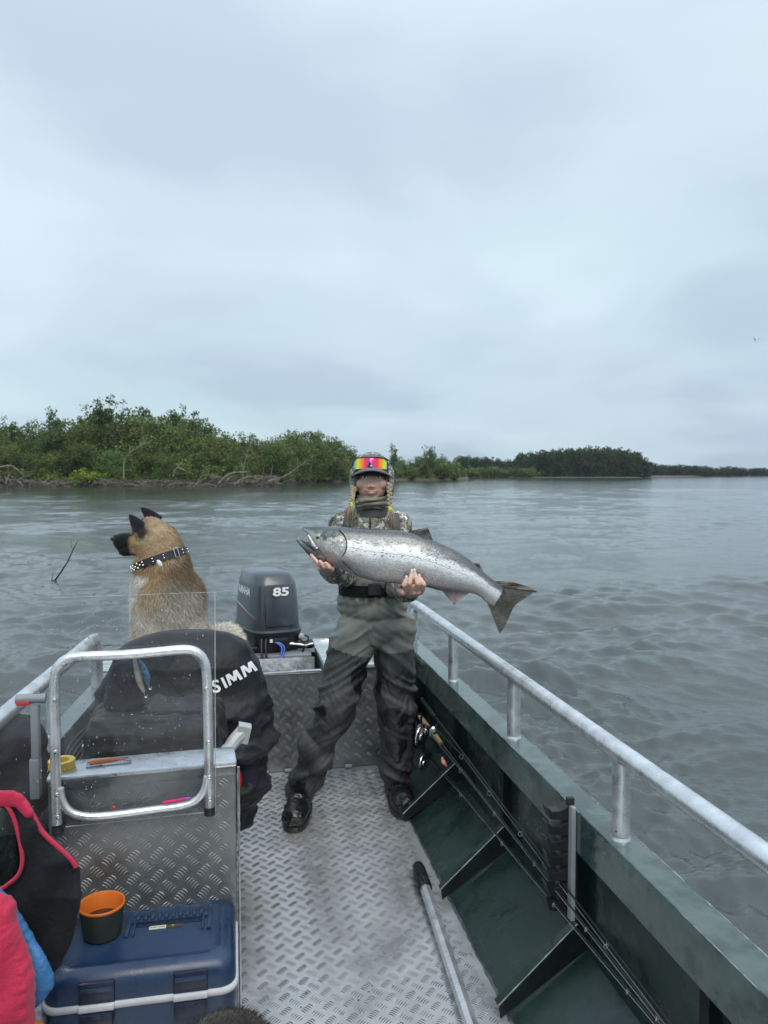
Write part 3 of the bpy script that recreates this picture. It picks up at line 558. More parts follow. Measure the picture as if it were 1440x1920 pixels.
m = MB(); m.box((0.895, 3.90, 0.26), (0.055, 0.05, 0.50)); 
for z in (0.1, .18, .26, .34, .42): m.box((0.895, 3.87, z), (0.052, 0.012, 0.012))
bp(m, 'side_rack', M_['black'], bevel=.002)
# ---- console (front face 3.4 deg off the boat axis)
CR = Matrix.Rotation(math.radians(3.2), 3, 'Z'); C0 = Vector((-0.003, 2.112, 0.0))     # right front bottom corner
def cpt(u, d, z): return C0 + CR @ Vector((-u, d, z))                                # u to the left, d astern
def CP(px, py, d=0.0):                        # pixel on the console plane at astern offset d
    o = Vector((0, 0, H)); r = R_in @ ray(px, py); n = CR @ Vector((0, 1, 0)); p0 = C0 + n * d; return o + r * ((p0 - o).dot(n) / r.dot(n))
CW, CH, CD = 0.48, 0.735, 0.11
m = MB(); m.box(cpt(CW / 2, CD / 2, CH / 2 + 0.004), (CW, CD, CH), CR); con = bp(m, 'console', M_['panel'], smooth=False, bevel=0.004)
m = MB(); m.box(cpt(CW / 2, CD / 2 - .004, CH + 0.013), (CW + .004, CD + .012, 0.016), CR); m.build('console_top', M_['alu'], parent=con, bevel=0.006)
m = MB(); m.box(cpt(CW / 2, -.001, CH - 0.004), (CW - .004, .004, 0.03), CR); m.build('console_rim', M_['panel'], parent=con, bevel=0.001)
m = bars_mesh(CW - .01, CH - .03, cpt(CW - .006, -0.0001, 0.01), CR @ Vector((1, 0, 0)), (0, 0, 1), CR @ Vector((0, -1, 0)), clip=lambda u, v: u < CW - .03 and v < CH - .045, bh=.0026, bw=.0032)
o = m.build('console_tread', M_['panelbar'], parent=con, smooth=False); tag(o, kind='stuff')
m = MB(); m.tube([cpt(-.006, .002, z) for z in np.linspace(.01, CH, 60)], [random.uniform(.003, .005) for _ in range(60)], 5); m.build('weld_seam', M_['alu'], parent=con)
# windscreen frame
fd = -0.034; tube_r = 0.0128
outer = [(107, 1545), (106, 1500), (104, 1420), (103, 1330), (102, 1285), (107, 1254), (125, 1236), (155, 1231), (230, 1228), (300, 1222), (345, 1218), (368, 1223), (383, 1240), (388, 1275), (390, 1350), (392, 1440), (393, 1512)]
wf = MB(); wf.tube([CP(x, y, fd) for x, y in outer], tube_r, 16, smooth=3)
wfo = wf.build('windscreen_frame', M_['rail'], parent=con)
lower = [(112, 1478), (117, 1503), (133, 1523), (165, 1531), (215, 1528), (290, 1518), (340, 1511), (368, 1500), (383, 1480), (389, 1455)]
m = MB(); m.tube([CP(x, y, fd - .003) for x, y in lower], 0.0105, 14, smooth=3); m.build('windscreen_brace', M_['rail'], parent=con)
for (x, y) in ((107, 1490), (108, 1532), (392, 1457), (393, 1499), (387, 1291), (391, 1392), (102, 1312), (104, 1410)):
    q = CP(x, y, fd - tube_r); m = MB(); m.lathe((0, 0, 0), [(0.0001, 0.004), (0.004, 0.003), (0.0055, 0.0)], 10, Matrix.Rotation(math.radians(90), 3, 'X')); m.v = [tuple(Vector(p) + q) for p in m.v]; m.build('bolt', M_['steel'], parent=con)
for (x, y0) in ((108, 1548), (393, 1512)):
    a = CP(x, y0, fd); m = MB(); m.tube([a + Vector((0, .03, -.012)), a + Vector((0, 0, -0.012))], 0.015, 12); m.tube([a, a + Vector((0, 0, -0.022))], 0.0145, 12); m.build('frame_foot', M_['black'], parent=con)
# acrylic pane
acr = D.materials.new('hazy_acrylic'); acr.use_nodes = True; N = acr.node_tree.nodes; L = acr.node_tree.links; N.clear()
out = N.new('ShaderNodeOutputMaterial'); tr = N.new('ShaderNodeBsdfTransparent'); tr.inputs[0].default_value = (0.93, 0.94, 0.95, 1); df = N.new('ShaderNodeBsdfDiffuse'); df.inputs[0].default_value = (0.62, 0.64, 0.68, 1)
gl = N.new('ShaderNodeBsdfGlossy'); gl.inputs['Roughness'].default_value = 0.06; fr = N.new('ShaderNodeFresnel'); fr.inputs[0].default_value = 1.35
nz = N.new('ShaderNodeTexNoise'); nz.inputs['Scale'].default_value = 9; nz.inputs['Detail'].default_value = 6; tcn = N.new('ShaderNodeTexCoord'); L.new(tcn.outputs['Object'], nz.inputs['Vector'])
mr = N.new('ShaderNodeMapRange'); mr.inputs[1].default_value = .3; mr.inputs[2].default_value = .7; mr.inputs[3].default_value = 0.022; mr.inputs[4].default_value = 0.06; L.new(nz.outputs[0], mr.inputs[0])
m1 = N.new('ShaderNodeMixShader'); L.new(mr.outputs[0], m1.inputs[0]); L.new(tr.outputs[0], m1.inputs[1]); L.new(df.outputs[0], m1.inputs[2])
m2 = N.new('ShaderNodeMixShader'); L.new(fr.outputs[0], m2.inputs[0]); L.new(m1.outputs[0], m2.inputs[1]); L.new(gl.outputs[0], m2.inputs[2]); L.new(m2.outputs[0], out.inputs[0])
edge_m = mat('acrylic_edge', (0.55, 0.60, 0.62), rough=0.3)
pd = -0.016; pc = [CP(97, 1553, pd), CP(404, 1521, pd), CP(403, 1110, pd), CP(97, 1110, pd)]
pc[3].z = pc[2].z
nrmC = CR @ Vector((0, 1, 0))
m = MB(); m.add(pc, [(0, 1, 2, 3)]); pane = m.build('windscreen_pane', acr, parent=con, smooth=False)
wing = [pc[0], pc[3], pc[3] + Vector((-0.26, -0.05, 0)), pc[0] + Vector((-0.26, -0.05, -0.0))]
m = MB(); m.add(wing, [(0, 1, 2, 3)]); m.build('windscreen_pane', acr, parent=con, smooth=False)
m = MB(); m.tube([pc[0], pc[1]], .0011, 6); m.tube([pc[1], pc[2]], .0010, 6); m.tube([pc[2], pc[3]], .0004, 6); m.build('pane_edge', edge_m, parent=con)
drop_m = mat('rain_drops', (0.75, 0.78, 0.80), rough=0.03, spec=0.8); drop_m.node_tree.nodes['Principled BSDF'].inputs['Transmission Weight'].default_value = 0.75
m = MB(); rg = random.Random(3)
for k in range(520):
    u, v = rg.random(), rg.random(); 
    if k < 400: q = pc[0].lerp(pc[1], u).lerp(pc[3].lerp(pc[2], u), v)
    else: q = wing[0].lerp(wing[3], u).lerp(wing[1].lerp(wing[2], u), v)
    r = rg.uniform(.0006, .0017) * (1.5 if rg.random() < .06 else 1); m.ell(q - nrmC * 0.0006, (r, r * .5, r * rg.uniform(1, 1.5)), CR, 6, 4)
o = m.build('rain_drop', drop_m, parent=con); tag(o, kind='stuff')
m = MB()
for k in range(520):                           # beads of rain on the tubes
    x, y = rg.choice(outer[3:]); x2, y2 = rg.choice(outer[3:]); i = rg.randrange(3, len(outer) - 1); t = rg.random(); a = CP(*outer[i], fd).lerp(CP(*outer[i + 1], fd), t); th = rg.uniform(0, 6.28); r = rg.uniform(.0008, .0018)
    ax = (CP(*outer[i + 1], fd) - CP(*outer[i], fd)).normalized(); e1 = ax.orthogonal().normalized(); e2 = ax.cross(e1); m.ell(a + (e1 * math.cos(th) + e2 * math.sin(th)) * tube_r, r, None, 5, 4)
o = m.build('rain_bead', drop_m, parent=con); tag(o, kind='stuff')
# ---- helm seat base and shell
m = MB(); m.box((-0.26, 2.62, 0.19), (0.40, 0.50, 0.38)); st = bp(m, 'helm_seat', M_['black'], bevel=0.02)
m = MB(); m.box((-0.26, 2.62, 0.42), (0.44, 0.50, 0.08)); m.build('cushion', M_['cloth2'], parent=st, bevel=0.03)
m = MB(); m.box((-0.24, 3.02, 0.50), (0.36, 0.06, 0.34)); m.build('backrest', M_['cloth2'], parent=st, bevel=0.03)
m = MB(); pts = [B(398, 1416, 'y', 2.45), B(425, 1406, 'y', 2.5), B(440, 1388, 'y', 2.53), B(456, 1372, 'y', 2.55)]; m.tube(pts, [.018, .02, .023, .026], 10, smooth=4); q = pts[-1]; m.box(q + Vector((0, 0, -0.004)), (0.042, 0.05, 0.055), Matrix.Rotation(.25, 3, 'Y'))
blobarm = m.build('armrest', M_['lgrey'], parent=st, bevel=0)
# throttle lever on the left gunwale
m = MB(); q0 = B(66, 1495, 'y', 2.33); q1 = B(68, 1420, 'y', 2.33); q2 = B(66, 1325, 'y', 2.33)
m.box((q0 + q1) / 2, (.027, .04, (q1 - q0).length)); m.box((q1 + q2) / 2, (.022, .032, (q2 - q1).length + .01)); th = bp(m, 'throttle_lever', M_['grey'], bevel=.005)
m = MB(); m.tube([B(30, 1311, 'y', 2.33), B(86, 1309, 'y', 2.33)], .0135, 14); m.build('grip', M_['grey'], parent=th)
m = MB(); a = B(44, 1318, 'y', 2.325); m.box(a, (.036, .02, .012)); m.build('trim_switch', M_['red'], parent=th, bevel=.002)
# side locker at the lower left
m = MB(); m.box((-0.66, 1.55, 0.26), (0.44, 0.80, 0.04)); sb = bp(m, 'side_bench', M_['alu'], smooth=False, bevel=.006)
m = MB(); m.box((-0.47, 1.90, 0.12), (0.03, 0.03, 0.24)); m.build('bench_leg', M_['alu'], parent=sb, smooth=False)
# rod rack
m = MB(); RX, RY = 0.923, 1.975; m.box((RX, RY, 0.445), (0.012, 0.024, 0.325)); rk = bp(m, 'rod_rack', M_['lgrey'], smooth=False, bevel=.001)
m = MB(); m.box((RX - .002, RY + .012, 0.618), (0.022, 0.016, 0.022)); m.build('rack_bolt', M_['black'], parent=rk, bevel=.003)
for k in range(7):
    z = 0.585 - k * 0.044; m = MB()
    poly = [(RX - .004, RY + .012, z + .018), (RX - .03, RY + .012, z + .006), (RX - .055, RY + .012, z + .006), (RX - .068, RY + .012, z + .020), (RX - .072, RY + .012, z + .018), (RX - .060, RY + .012, z - .016), (RX - .004, RY + .012, z - .024)]
    m.prism(poly, (0, 0.035, 0)); m.build('rack_prong', M_['black'], parent=rk, smooth=False, bevel=.0012)
# cable on the left
m = MB(); m.tube([B(200, 1317, 'y', 3.3), B(185, 1325, 'y', 3.2), B(178, 1345, 'y', 3.1), B(168, 1375, 'y', 3.0), B(155, 1400, 'y', 2.9)], .004, 8, smooth=4); bp(m, 'white_cable', M_['white'])
m = MB()
for k in range(5):
    x0 = 150 + k * 6; m.tube([B(x0 + 40, 1340 + 4 * k, 'y', 2.9), B(x0 + 5, 1370 + 5 * k, 'y', 2.8), B(x0 - 20, 1400 + 4 * k, 'y', 2.7), B(x0 - 35, 1440, 'y', 2.6)], .004, 6, smooth=4)
bp(m, 'cable_loom', M_['black'])
# ================================================================== OUTBOARD MOTOR
def build_motor():
    c = P(503, 1172, 4.68); yaw = math.radians(24); e = thing('outboard_motor', 'dark blue grey outboard motor marked 85 at the stern', 'outboard motor', (c.x, c.y, c.z), yaw)
    cowl = mat('cowl_paint', (0.044, 0.056, 0.072), (0.052, 0.065, 0.083), 4, 0.28, 0.0, coat=0.35); pan = mat('pan_paint', (0.025, 0.030, 0.038), rough=0.38)
    def ring(w, d, z, yo=0, n=3.8, seg=72, front=0.75):
        r = []
        for k in range(seg):
            t = 2 * math.pi * k / seg; cx = abs(math.cos(t)) ** (2 / n) * math.copysign(1, math.cos(t)); cy = abs(math.sin(t)) ** (2 / n) * math.copysign(1, math.sin(t)); r.append((cx * w / 2 * (1 + (front - 1) * (0.5 - 0.5 * cy) * .5), yo + cy * d / 2, z))
        return r
    def loft(rows, name, mt, par=e):
        m = MB(); s = len(rows[0]); m.add([p for r in rows for p in r], [(i * s + k, i * s + (k + 1) % s, (i + 1) * s + (k + 1) % s, (i + 1) * s + k) for i in range(len(rows) - 1) for k in range(s)] + [tuple(range(s))[::-1], tuple((len(rows) - 1) * s + k for k in range(s))]); return m.build(name, mt, parent=par, autos=40)
    rows = [ring(.345, .50, 0.012), ring(.345, .50, .03), ring(.338, .49, .10), ring(.325, .475, .19), ring(.308, .452, .268, .004), ring(.305, .448, .276, .005), ring(.270, .41, .318, .018), ring(.255, .395, .332, .022), ring(.235, .375, .339, .026), ring(.15, .28, .346, .034), ring(.05, .10, .349, .04)]
    cw = loft(rows, 'cowl', cowl)
    loft([ring(.352, .51, -.022), ring(.366, .525, -.012), ring(.368, .528, .004), ring(.352, .51, .014)], 'cowl_rim', pan)
    loft([ring(.20, .33, -.20), ring(.26, .40, -.13), ring(.33, .49, -.06), ring(.352, .512, -.021)], 'lower_pan', pan)
    # front access panel, its print
    m = MB(); m.box((0.0, -.243, .160), (.165, .012, .245), Matrix.Rotation(math.radians(-5.2), 3, 'X')); m.build('front_panel', cowl, parent=e, bevel=.005)
    for x, z in ((-.045, .026), (.07, .026), (.012, .055)): m = MB(); m.ell((x, -.2515 , z + .012), .0045); m.build('cap_screw', M_['black'], parent=e)
    t = text_mesh('85', .066, .0022, 1.5, .06); o = link('number_print', t, e); t.materials.append(M_['white']); o.location = (0.008, -.2505, .238); o.rotation_euler = (math.radians(90 - 5.2), 0, 0)
    t = text_mesh('YAMAHA', .062, .0022, 1.1, .12, sub=3); co = verts_np(t); bv = BVHTree.FromObject(cw, bpy.context.evaluated_depsgraph_get()); nc = []
    for x, y, z in co:                        # wrap the lettering on the side of the cowl
        h = bv.ray_cast(Vector((-1, -.065 - x * 1.0 + .09 , .225 + y)), Vector((1, 0, 0))); nc.append((h[0].x - .0012, h[0].y, h[0].z) if h[0] else (-.17, -x, y + .2))
    t.vertices.foreach_set('co', np.array(nc).ravel()); t.materials.append(M_['white']); t.update(); link('name_print', t, e)
    m = MB()
    for mi, (z0, w) in enumerate(((.135, .010), (.123, .006))):
        n = 24; vs = []
        for k in range(n):
            y = .20 - k * .40 / (n - 1); zz = z0 - .05 * ((k / (n - 1)) ** 2); ww = w * (1 - k / (n - 1)) + .0005
            for s in (0, 1):
                h = bv.ray_cast(Vector((-1, y, zz + s * ww)), Vector((1, 0, 0))); vs.append(Vector((h[0].x - .0012, h[0].y, h[0].z)) if h[0] else Vector((-.15, y, zz)))
        m.add(vs, [(2 * k, 2 * k + 1, 2 * k + 3, 2 * k + 2) for k in range(n - 1)], mi)
    m.build('side_stripe', [M_['white'], M_['red']], parent=e)
    # underworks
    m = MB(); m.box((0, -.02, -.10), (.20, .28, .14)); m.box((0, .03, -.42), (.11, .24, .5)); m.box((.02, -.15, -.09), (.13, .12, .05)); m.box((.1, -.19, -.05), (.06, .05, .05)); m.build('bracket', M_['black'], parent=e, bevel=.012)
    m = MB(); m.box((0, -.245, -.045), (.10, .02, .03)); m.build('cowl_latch', pan, parent=e, bevel=.006)
    m = MB(); m.tube([(-.24, -.16, -.102), (.30, -.16, -.102)], .022, 14); m.tube([(-.27, -.16, -.102), (-.20, -.16, -.102)], .030, 14); m.tube([(.08, -.16, -.102), (.13, -.16, -.102)], .030, 14); m.tube([(.2, -.16, -.102), (.23, -.16, -.102)], .028, 14); m.build('steering_cylinder', M_['black'], parent=e)
    m = MB(); m.tube([(.05, -.22, -.072), (.12, -.25, -.078), (.16, -.25, -.088), (.24, -.26, -.072), (.42, -.28, -.055), (.43, -.28, -.06), (.43, -.28, -.09)], .007, 8); m.ell((.05, -.22, -.065), .014); m.tube([(.16, -.25, -.085), (.43, -.27, -.095)], .006, 8); m.build('steering_link', M_['steel'], parent=e)
    bl = mat('blue_hose', (0.03, 0.10, 0.42), rough=0.35)
    for off, mt, nm in ((0, bl, 'hose'), (.014, bl, 'hose'), (-.03, M_['black'], 'cable'), (-.055, M_['black'], 'cable')):
        m = MB(); pts = [(-.045 + off, -.24, -.045), (.0 + off, -.27, -.075), (-.005 + off, -.29, -.12), (-.05 + off * .5, -.32, -.18), (-.075 + off * .3, -.34, -.22)] if mt is bl else [(-.05 + off, -.24, -.03), (-.06 + off, -.27, -.10), (-.05 + off, -.3, -.18), (-.06 + off, -.33, -.26)]
        m.tube(pts, .0065, 8, smooth=5); m.build(nm, mt, parent=e)
    m = MB(); m.tube([(-.078, -.34, -.215), (-.125, -.37, -.275)], .012, 10); m.tube([(-.05, -.245, -.035), (-.052, -.25, -.055)], .010, 10); m.build('hose_sleeve', M_['white'], parent=e)
    m = MB(); m.tube([(.12, -.22, -.05), (.15, -.25, -.08), (.135, -.25, -.14), (.12, -.26, -.2), (.11, -.3, -.3)], .006, 7, smooth=5); m.tube([(.12, -.22, -.03), (.17, -.24, -.035), (.175, -.24, -.06), (.14, -.25, -.07)], .005, 7, smooth=5); m.build('wiring', M_['black'], parent=e)
    m = MB(); m.ell((.135, -.24, -.035), (.018, .01, .018)); m.build('primer_knob', M_['lgrey'], parent=e)
build_motor()
# ================================================================== PERSON
skin = mat('skin', (0.64, 0.38, 0.30), (0.72, 0.46, 0.38), 25, 0.5, 0, 0.12, 160, sss=0.08)
camo = D.materials.new('camo_shell'); camo.use_nodes = True
def camo_nodes(mt, s=1.0):
    N = mt.node_tree.nodes; L = mt.node_tree.links; b = N['Principled BSDF']; b.inputs['Roughness'].default_value = 0.8
    tc = N.new('ShaderNodeTexCoord'); dn = N.new('ShaderNodeTexNoise'); dn.inputs['Scale'].default_value = 30; L.new(tc.outputs['Object'], dn.inputs['Vector'])
    ad = N.new('ShaderNodeVectorMath'); ad.operation = 'MULTIPLY_ADD'; ad.inputs[1].default_value = (.03, .03, .03); L.new(dn.outputs['Color'], ad.inputs[0]); L.new(tc.outputs['Object'], ad.inputs[2])
    vo = N.new('ShaderNodeTexVoronoi'); vo.inputs['Scale'].default_value = 78 * s; L.new(ad.outputs[0], vo.inputs['Vector'])
    sp = N.new('ShaderNodeSeparateColor'); L.new(vo.outputs['Color'], sp.inputs[0])
    big = N.new('ShaderNodeTexNoise'); big.inputs['Scale'].default_value = 20 * s; big.inputs['Detail'].default_value = 2; L.new(tc.outputs['Object'], big.inputs['Vector'])
    mx = N.new('ShaderNodeMath'); mx.operation = 'MULTIPLY_ADD'; mx.inputs[1].default_value = 0.5; L.new(sp.outputs[0], mx.inputs[0])
    m3 = N.new('ShaderNodeMath'); m3.operation = 'MULTIPLY_ADD'; m3.inputs[1].default_value = 1.6; m3.inputs[2].default_value = -0.38; L.new(big.outputs[0], m3.inputs[0]); L.new(m3.outputs[0], mx.inputs[2])
    r = N.new('ShaderNodeValToRGB'); r.color_ramp.interpolation = 'CONSTANT'; L.new(mx.outputs[0], r.inputs[0]); e = r.color_ramp.elements
    e[0].position = 0; e[0].color = (.035, .035, .036, 1); e[1].position = 0.28; e[1].color = (.10, .10, .095, 1)
    for p, c in ((.42, (.19, .185, .155)), (.58, (.085, .08, .07)), (.66, (.27, .26, .215)), (.80, (.50, .50, .46)), (.88, (.14, .13, .11)), (.94, (.66, .67, .64))): q = e.new(p); q.color = (*c, 1)
    L.new(r.outputs[0], b.inputs['Base Color'])
camo_nodes(camo)
YP = 3.42
def cap(mb, a, b, ra, rb, n=9, seg=16):
    a, b = Vector(a), Vector(b); mb.ell(a, ra, nu=seg, nv=10); mb.ell(b, rb, nu=seg, nv=10); d = b - a
    mb.tube([a + d * t for t in np.linspace(0, 1, n)], [ra + (rb - ra) * t for t in np.linspace(0, 1, n)], seg)
def build_person():
    J = lambda x, y, Y=YP: P(x, y, Y)
    per = thing('person', 'woman in camouflage jacket and grey waders holding a large salmon', 'person', (J(700, 1500).x, 3.45, 0))
    hx = J(697, 900).x; hy = 3.42
    # --- joints
    sR, sL = J(643, 985, 3.46), J(745, 985, 3.46); eR, eL = J(648, 1080, 3.40), J(742, 1096, 3.42)
    wR, wL = J(617, 1068, 3.16), J(768, 1111, 3.10); hipc = J(702, 1150, 3.46); waist = J(688, 1105, 3.45); chest = J(694, 1015, 3.47)
    kR, kL = J(628, 1325, 3.38), J(742, 1325, 3.47); aR, aL = J(563, 1492, 3.47), J(744, 1478, 3.60); thR, thL = J(667, 1180, 3.44), J(738, 1180, 3.47)
    # --- body (one continuous skin)
    b = MB(); hz = 1.515
    b.ell((hx, hy + .012, hz + .014), (.070, .088, .088)); b.ell((hx, hy - .018, hz - .028), (.067, .063, .072)); b.ell((hx, hy - .046, hz - .074), (.030, .028, .022))
    for s in (-1, 1):
        b.ell((hx + s * .040, hy - .050, hz - .020), (.027, .025, .026)); b.ell((hx + s * .069, hy + .01, hz - .01), (.008, .018, .028)); b.ell((hx + s * .028, hy - .066, hz + .030), (.024, .014, .009)); b.ell((hx + s * .0115, hy - .089, hz - .031), (.0075, .009, .0065))
        b.ell((hx + s * .030, hy - .069, hz + .002), (.015, .009, .006))
    b.ell((hx, hy - .066, hz - .004), (.0085, .020, .026)); b.ell((hx, hy - .090, hz - .027), (.0105, .012, .009)); b.ell((hx, hy - .071, hz - .056), (.026, .014, .014))
    cap(b, (hx, hy + .02, hz - .06), (hx, hy + .03, 1.38), .052, .056); cap(b, (hx, 3.46, 1.37), chest, .06, .10); cap(b, chest, waist, .085, .07); cap(b, waist, hipc, .07, .085)
    cap(b, sR, sL, .05, .05)
    for sh, el, wr in ((sR, eR, wR), (sL, eL, wL)): cap(b, sh, el, .045, .036); cap(b, el, wr, .036, .024)
    for th, kn, an in ((thR, kR, aR), (thL, kL, aL)): cap(b, hipc, th, .08, .07); cap(b, th, kn, .075, .05); cap(b, kn, an, .05, .036); cap(b, an, an + Vector((0, -.12, -.05)), .036, .03)
    # her left hand (right in the picture): palm below the belly, fingers up its near side
    pl = J(777, 1108, 3.00); b.ell(pl, (.040, .048, .020), Matrix.Rotation(.1, 3, 'Z')); cap(b, wL, pl + Vector((-.004, .03, -.003)), .025, .028)
    fing = [((761, 1106, 2.965), (757, 1097, 2.945), (762, 1085, 2.948)), ((770, 1107, 2.960), (768, 1094, 2.932), (772, 1073, 2.945)), ((781, 1107, 2.960), (783, 1094, 2.932), (777, 1072, 2.945)), ((792, 1106, 2.965), (795, 1096, 2.942), (786, 1082, 2.950))]
    for f in fing: q = [J(*k) for k in f]; cap(b, q[0], q[1], .0105, .0095); cap(b, q[1], q[1].lerp(q[2], .55), .0093, .0086); cap(b, q[1].lerp(q[2], .5), q[2], .0086, .0068)
    q = [J(757, 1112, 3.04), J(748, 1107, 3.06), J(742, 1098, 3.10)]; cap(b, q[0], q[1], .013, .011); cap(b, q[1], q[2], .011, .009)
    # her right hand (left in the picture) under the gill plate
    pr = J(612, 1060, 3.07); b.ell(pr, (.042, .040, .020), Matrix.Rotation(-.5, 3, 'Y')); cap(b, wR, pr, .025, .026)
    for f in (((606, 1062, 3.03), (594, 1054, 3.015), (584, 1041, 3.03)), ((611, 1066, 3.015), (600, 1060, 2.998), (589, 1047, 3.005)), ((616, 1068, 3.005), (608, 1063, 2.985), (600, 1053, 2.985)), ((622, 1068, 3.0), (617, 1064, 2.98), (611, 1056, 2.978))):
        q = [J(*k) for k in f]; cap(b, q[0], q[1], .0105, .0095); cap(b, q[1], q[2], .0095, .0075)
    q = [J(604, 1062, 3.11), J(593, 1052, 3.12), J(586, 1042, 3.11)]; cap(b, q[0], q[1], .012, .011); cap(b, q[1], q[2], .011, .009)
    blob(b, 'body', skin, 0.0034, 2, parent=per)
    nail = mat('white_nails', (0.75, 0.72, 0.70), rough=0.25)
    for f in fing: q = J(*f[2]); m = MB(); m.ell(q + Vector((0, -.0055, .005)), (.0052, .0026, .0085)); kid(m.build('nail', nail), per)
    # face
    lipm = mat('lips', (0.46, 0.13, 0.12), rough=0.35); eye_w = mat('eye_white', (0.62, 0.60, 0.58), rough=0.2); eye_d = mat('eye_dark', (0.03, 0.028, 0.03), rough=0.15); brow = mat('brow', (0.10, 0.065, 0.045), rough=0.9)
    m = MB(); pts = [(hx + .030 * t, hy - .0865 + .014 * t * t, hz - .0545 + .006 * t * t) for t in np.linspace(-1, 1, 9)]; m.tube(pts, [.0012, .0026, .0034, .0038, .0036, .0038, .0034, .0026, .0012], 8); m.tube([(x * 1 if 0 else x, y + .001, z - .0072 + 0.002 * abs(x - hx) / .03) for x, y, z in pts[1:-1]], [.001, .003, .0042, .0045, .0042, .003, .001], 8); kid(m.build('lips', lipm), per)
    m = MB(); m.tube([(hx + .021 * t, hy - .0895 + .012 * t * t, hz - .0585 + .004 * t * t) for t in np.linspace(-1, 1, 7)], [.0004, .0012, .0016, .0018, .0016, .0012, .0004], 6); kid(m.build('teeth', mat('teeth', (.7, .68, .64), rough=.3)), per)
    for s in (-1, 1):
        m = MB(); m.ell((hx + s * .030, hy - .0755, hz + .010), (.0125, .006, .0052)); eo = kid(m.build('eye', eye_w), per)
        m = MB(); m.ell((hx + s * .030, hy - .0795, hz + .0100), (.0050, .0030, .0048)); kid(m.build('iris', eye_d), per)
        m = MB(); m.tube([(hx + s * (.030 + .0135 * t), hy - .0800 + .006 * (t * .5 + .5) * 1.0, hz + .0145 - .003 * t * t) for t in np.linspace(-1, 1, 6)], .0020, 5); kid(m.build('eyelashes', eye_d), per)
        m = MB(); m.tube([(hx + s * (.012 + .034 * t), hy - .0815 + .018 * t * t, hz + .026 + .006 * math.sin(t * 2.4)) for t in np.linspace(0, 1, 7)], [.002, .0028, .003, .0028, .0024, .0018, .001], 6); kid(m.build('eyebrow', brow), per)
    # neck gaiter
    gm = mat('olive_gaiter', (0.22, 0.21, 0.155), (0.31, 0.30, 0.22), 16, 0.8, 0, .3, 80)
    m = MB(); rows = []; n = 40
    for j in range(15):
        t = j / 14; z = hz - .078 - .064 * t; w = .063 + .012 * math.sin(t * 3.0); dy = .072 + .008 * math.sin(t * 3)
        rows.append([(hx + w * math.cos(a), hy - .006 + .02 * t + dy * math.sin(a) * (1.0 if math.sin(a) > 0 else 1.02), z + (.016 * (1 + math.sin(a)) if j < 7 else .008) - .004 * math.cos(2 * a) + .0035 * math.sin(j * 2.1 + a * 2)) for a in np.linspace(0, 2 * math.pi, n, endpoint=False)])
        rows[-1] = [(x + .002 * math.sin(j * 1.1 + 2 * a) * math.cos(a), y + .004 * math.sin(j * 1.0 + 2.3 * a) * math.sin(a), z) for (x, y, z), a in zip(rows[-1], np.linspace(0, 2 * math.pi, n, endpoint=False))]
    m.add([p for r in rows for p in r], [(i * n + k, i * n + (k + 1) % n, (i + 1) * n + (k + 1) % n, (i + 1) * n + k) for i in range(14) for k in range(n)]); kid(m.build('neck_gaiter', gm, autos=180), per)
    # hood: shell with a face opening
    m = MB(); nu, nv = 56, 40; vs = []; fs = []; ok = {}
    for j in range(nv + 1):
        th = math.pi * (0.04 + 0.90 * j / nv)
        for i in range(nu):
            ph = 2 * math.pi * i / nu; d = Vector((math.sin(th) * math.cos(ph), math.sin(th) * math.sin(ph), math.cos(th))); k = 1 + .018 * math.sin(7 * ph + 3 * th) + .02 * math.sin(11 * th)
            wx = .101 if d.z > -.2 else .101 + .02 * (-d.z - .2); vs.append(Vector((hx + .002, hy + .016, hz - .010)) + Vector((d.x * wx * k, d.y * .112 * k, d.z * .132))); ok[j * nu + i] = not (d.y < -0.28 and abs(d.x) < 0.72 and d.z < .86)
    for j in range(nv):
        for i in range(nu):
            f = (j * nu + i, (j + 1) * nu + i, (j + 1) * nu + (i + 1) % nu, j * nu + (i + 1) % nu)
            if all(ok[q] for q in f): fs.append(f)
    m.add(vs, fs); ho = m.build('hood', camo, autos=180); sm = ho.modifiers.new('s', 'SOLIDIFY'); sm.thickness = .006; kid(ho, per)
    # cap
    cm = mat('cap_fabric', (0.030, 0.031, 0.042), (0.045, 0.046, 0.058), 30, 0.8, 0, .2, 200); cg = mat('cap_grey', (0.12, 0.12, 0.14), (0.15, 0.15, 0.17), 30, 0.75, 0, .15, 200)
    m = MB(); vs = []; nu, nv = 40, 14
    for j in range(nv + 1):
        th = math.pi * .5 * (j / nv) * 1.06 + .001
        for i in range(nu): ph = 2 * math.pi * i / nu; vs.append((hx + .087 * math.sin(th) ** .9 * math.cos(ph), hy + .008 + .095 * math.sin(th) ** .9 * math.sin(ph), hz + .024 + .090 * math.cos(th)))
    fs = [(j * nu + i, (j + 1) * nu + i, (j + 1) * nu + (i + 1) % nu, j * nu + (i + 1) % nu) for j in range(nv) for i in range(nu)]
    mi = [1 if (j > 4) else 0 for j in range(nv) for i in range(nu)]; m.add(vs, fs); m.m = [0 if (q // nu) > 5 else 1 for q in range(len(fs))]; kid(m.build('cap', [cm, cg], autos=180), per)
    m = MB(); vs = []; na, nr = 24, 6
    for i in range(na + 1):
        a = math.radians(-78 + 156 * i / na)
        for j in range(nr + 1):
            t = j / nr; ex = .062 * math.cos(a * .9) ** .6 * t; x = math.sin(a) * (.088 + ex * .25); y = -math.cos(a) * (.088 + ex); z = .034 - .046 * (math.sin(a) ** 2) - .018 * t * math.cos(a); vs.append((hx + x, hy + .006 + y, hz + .024 + z))
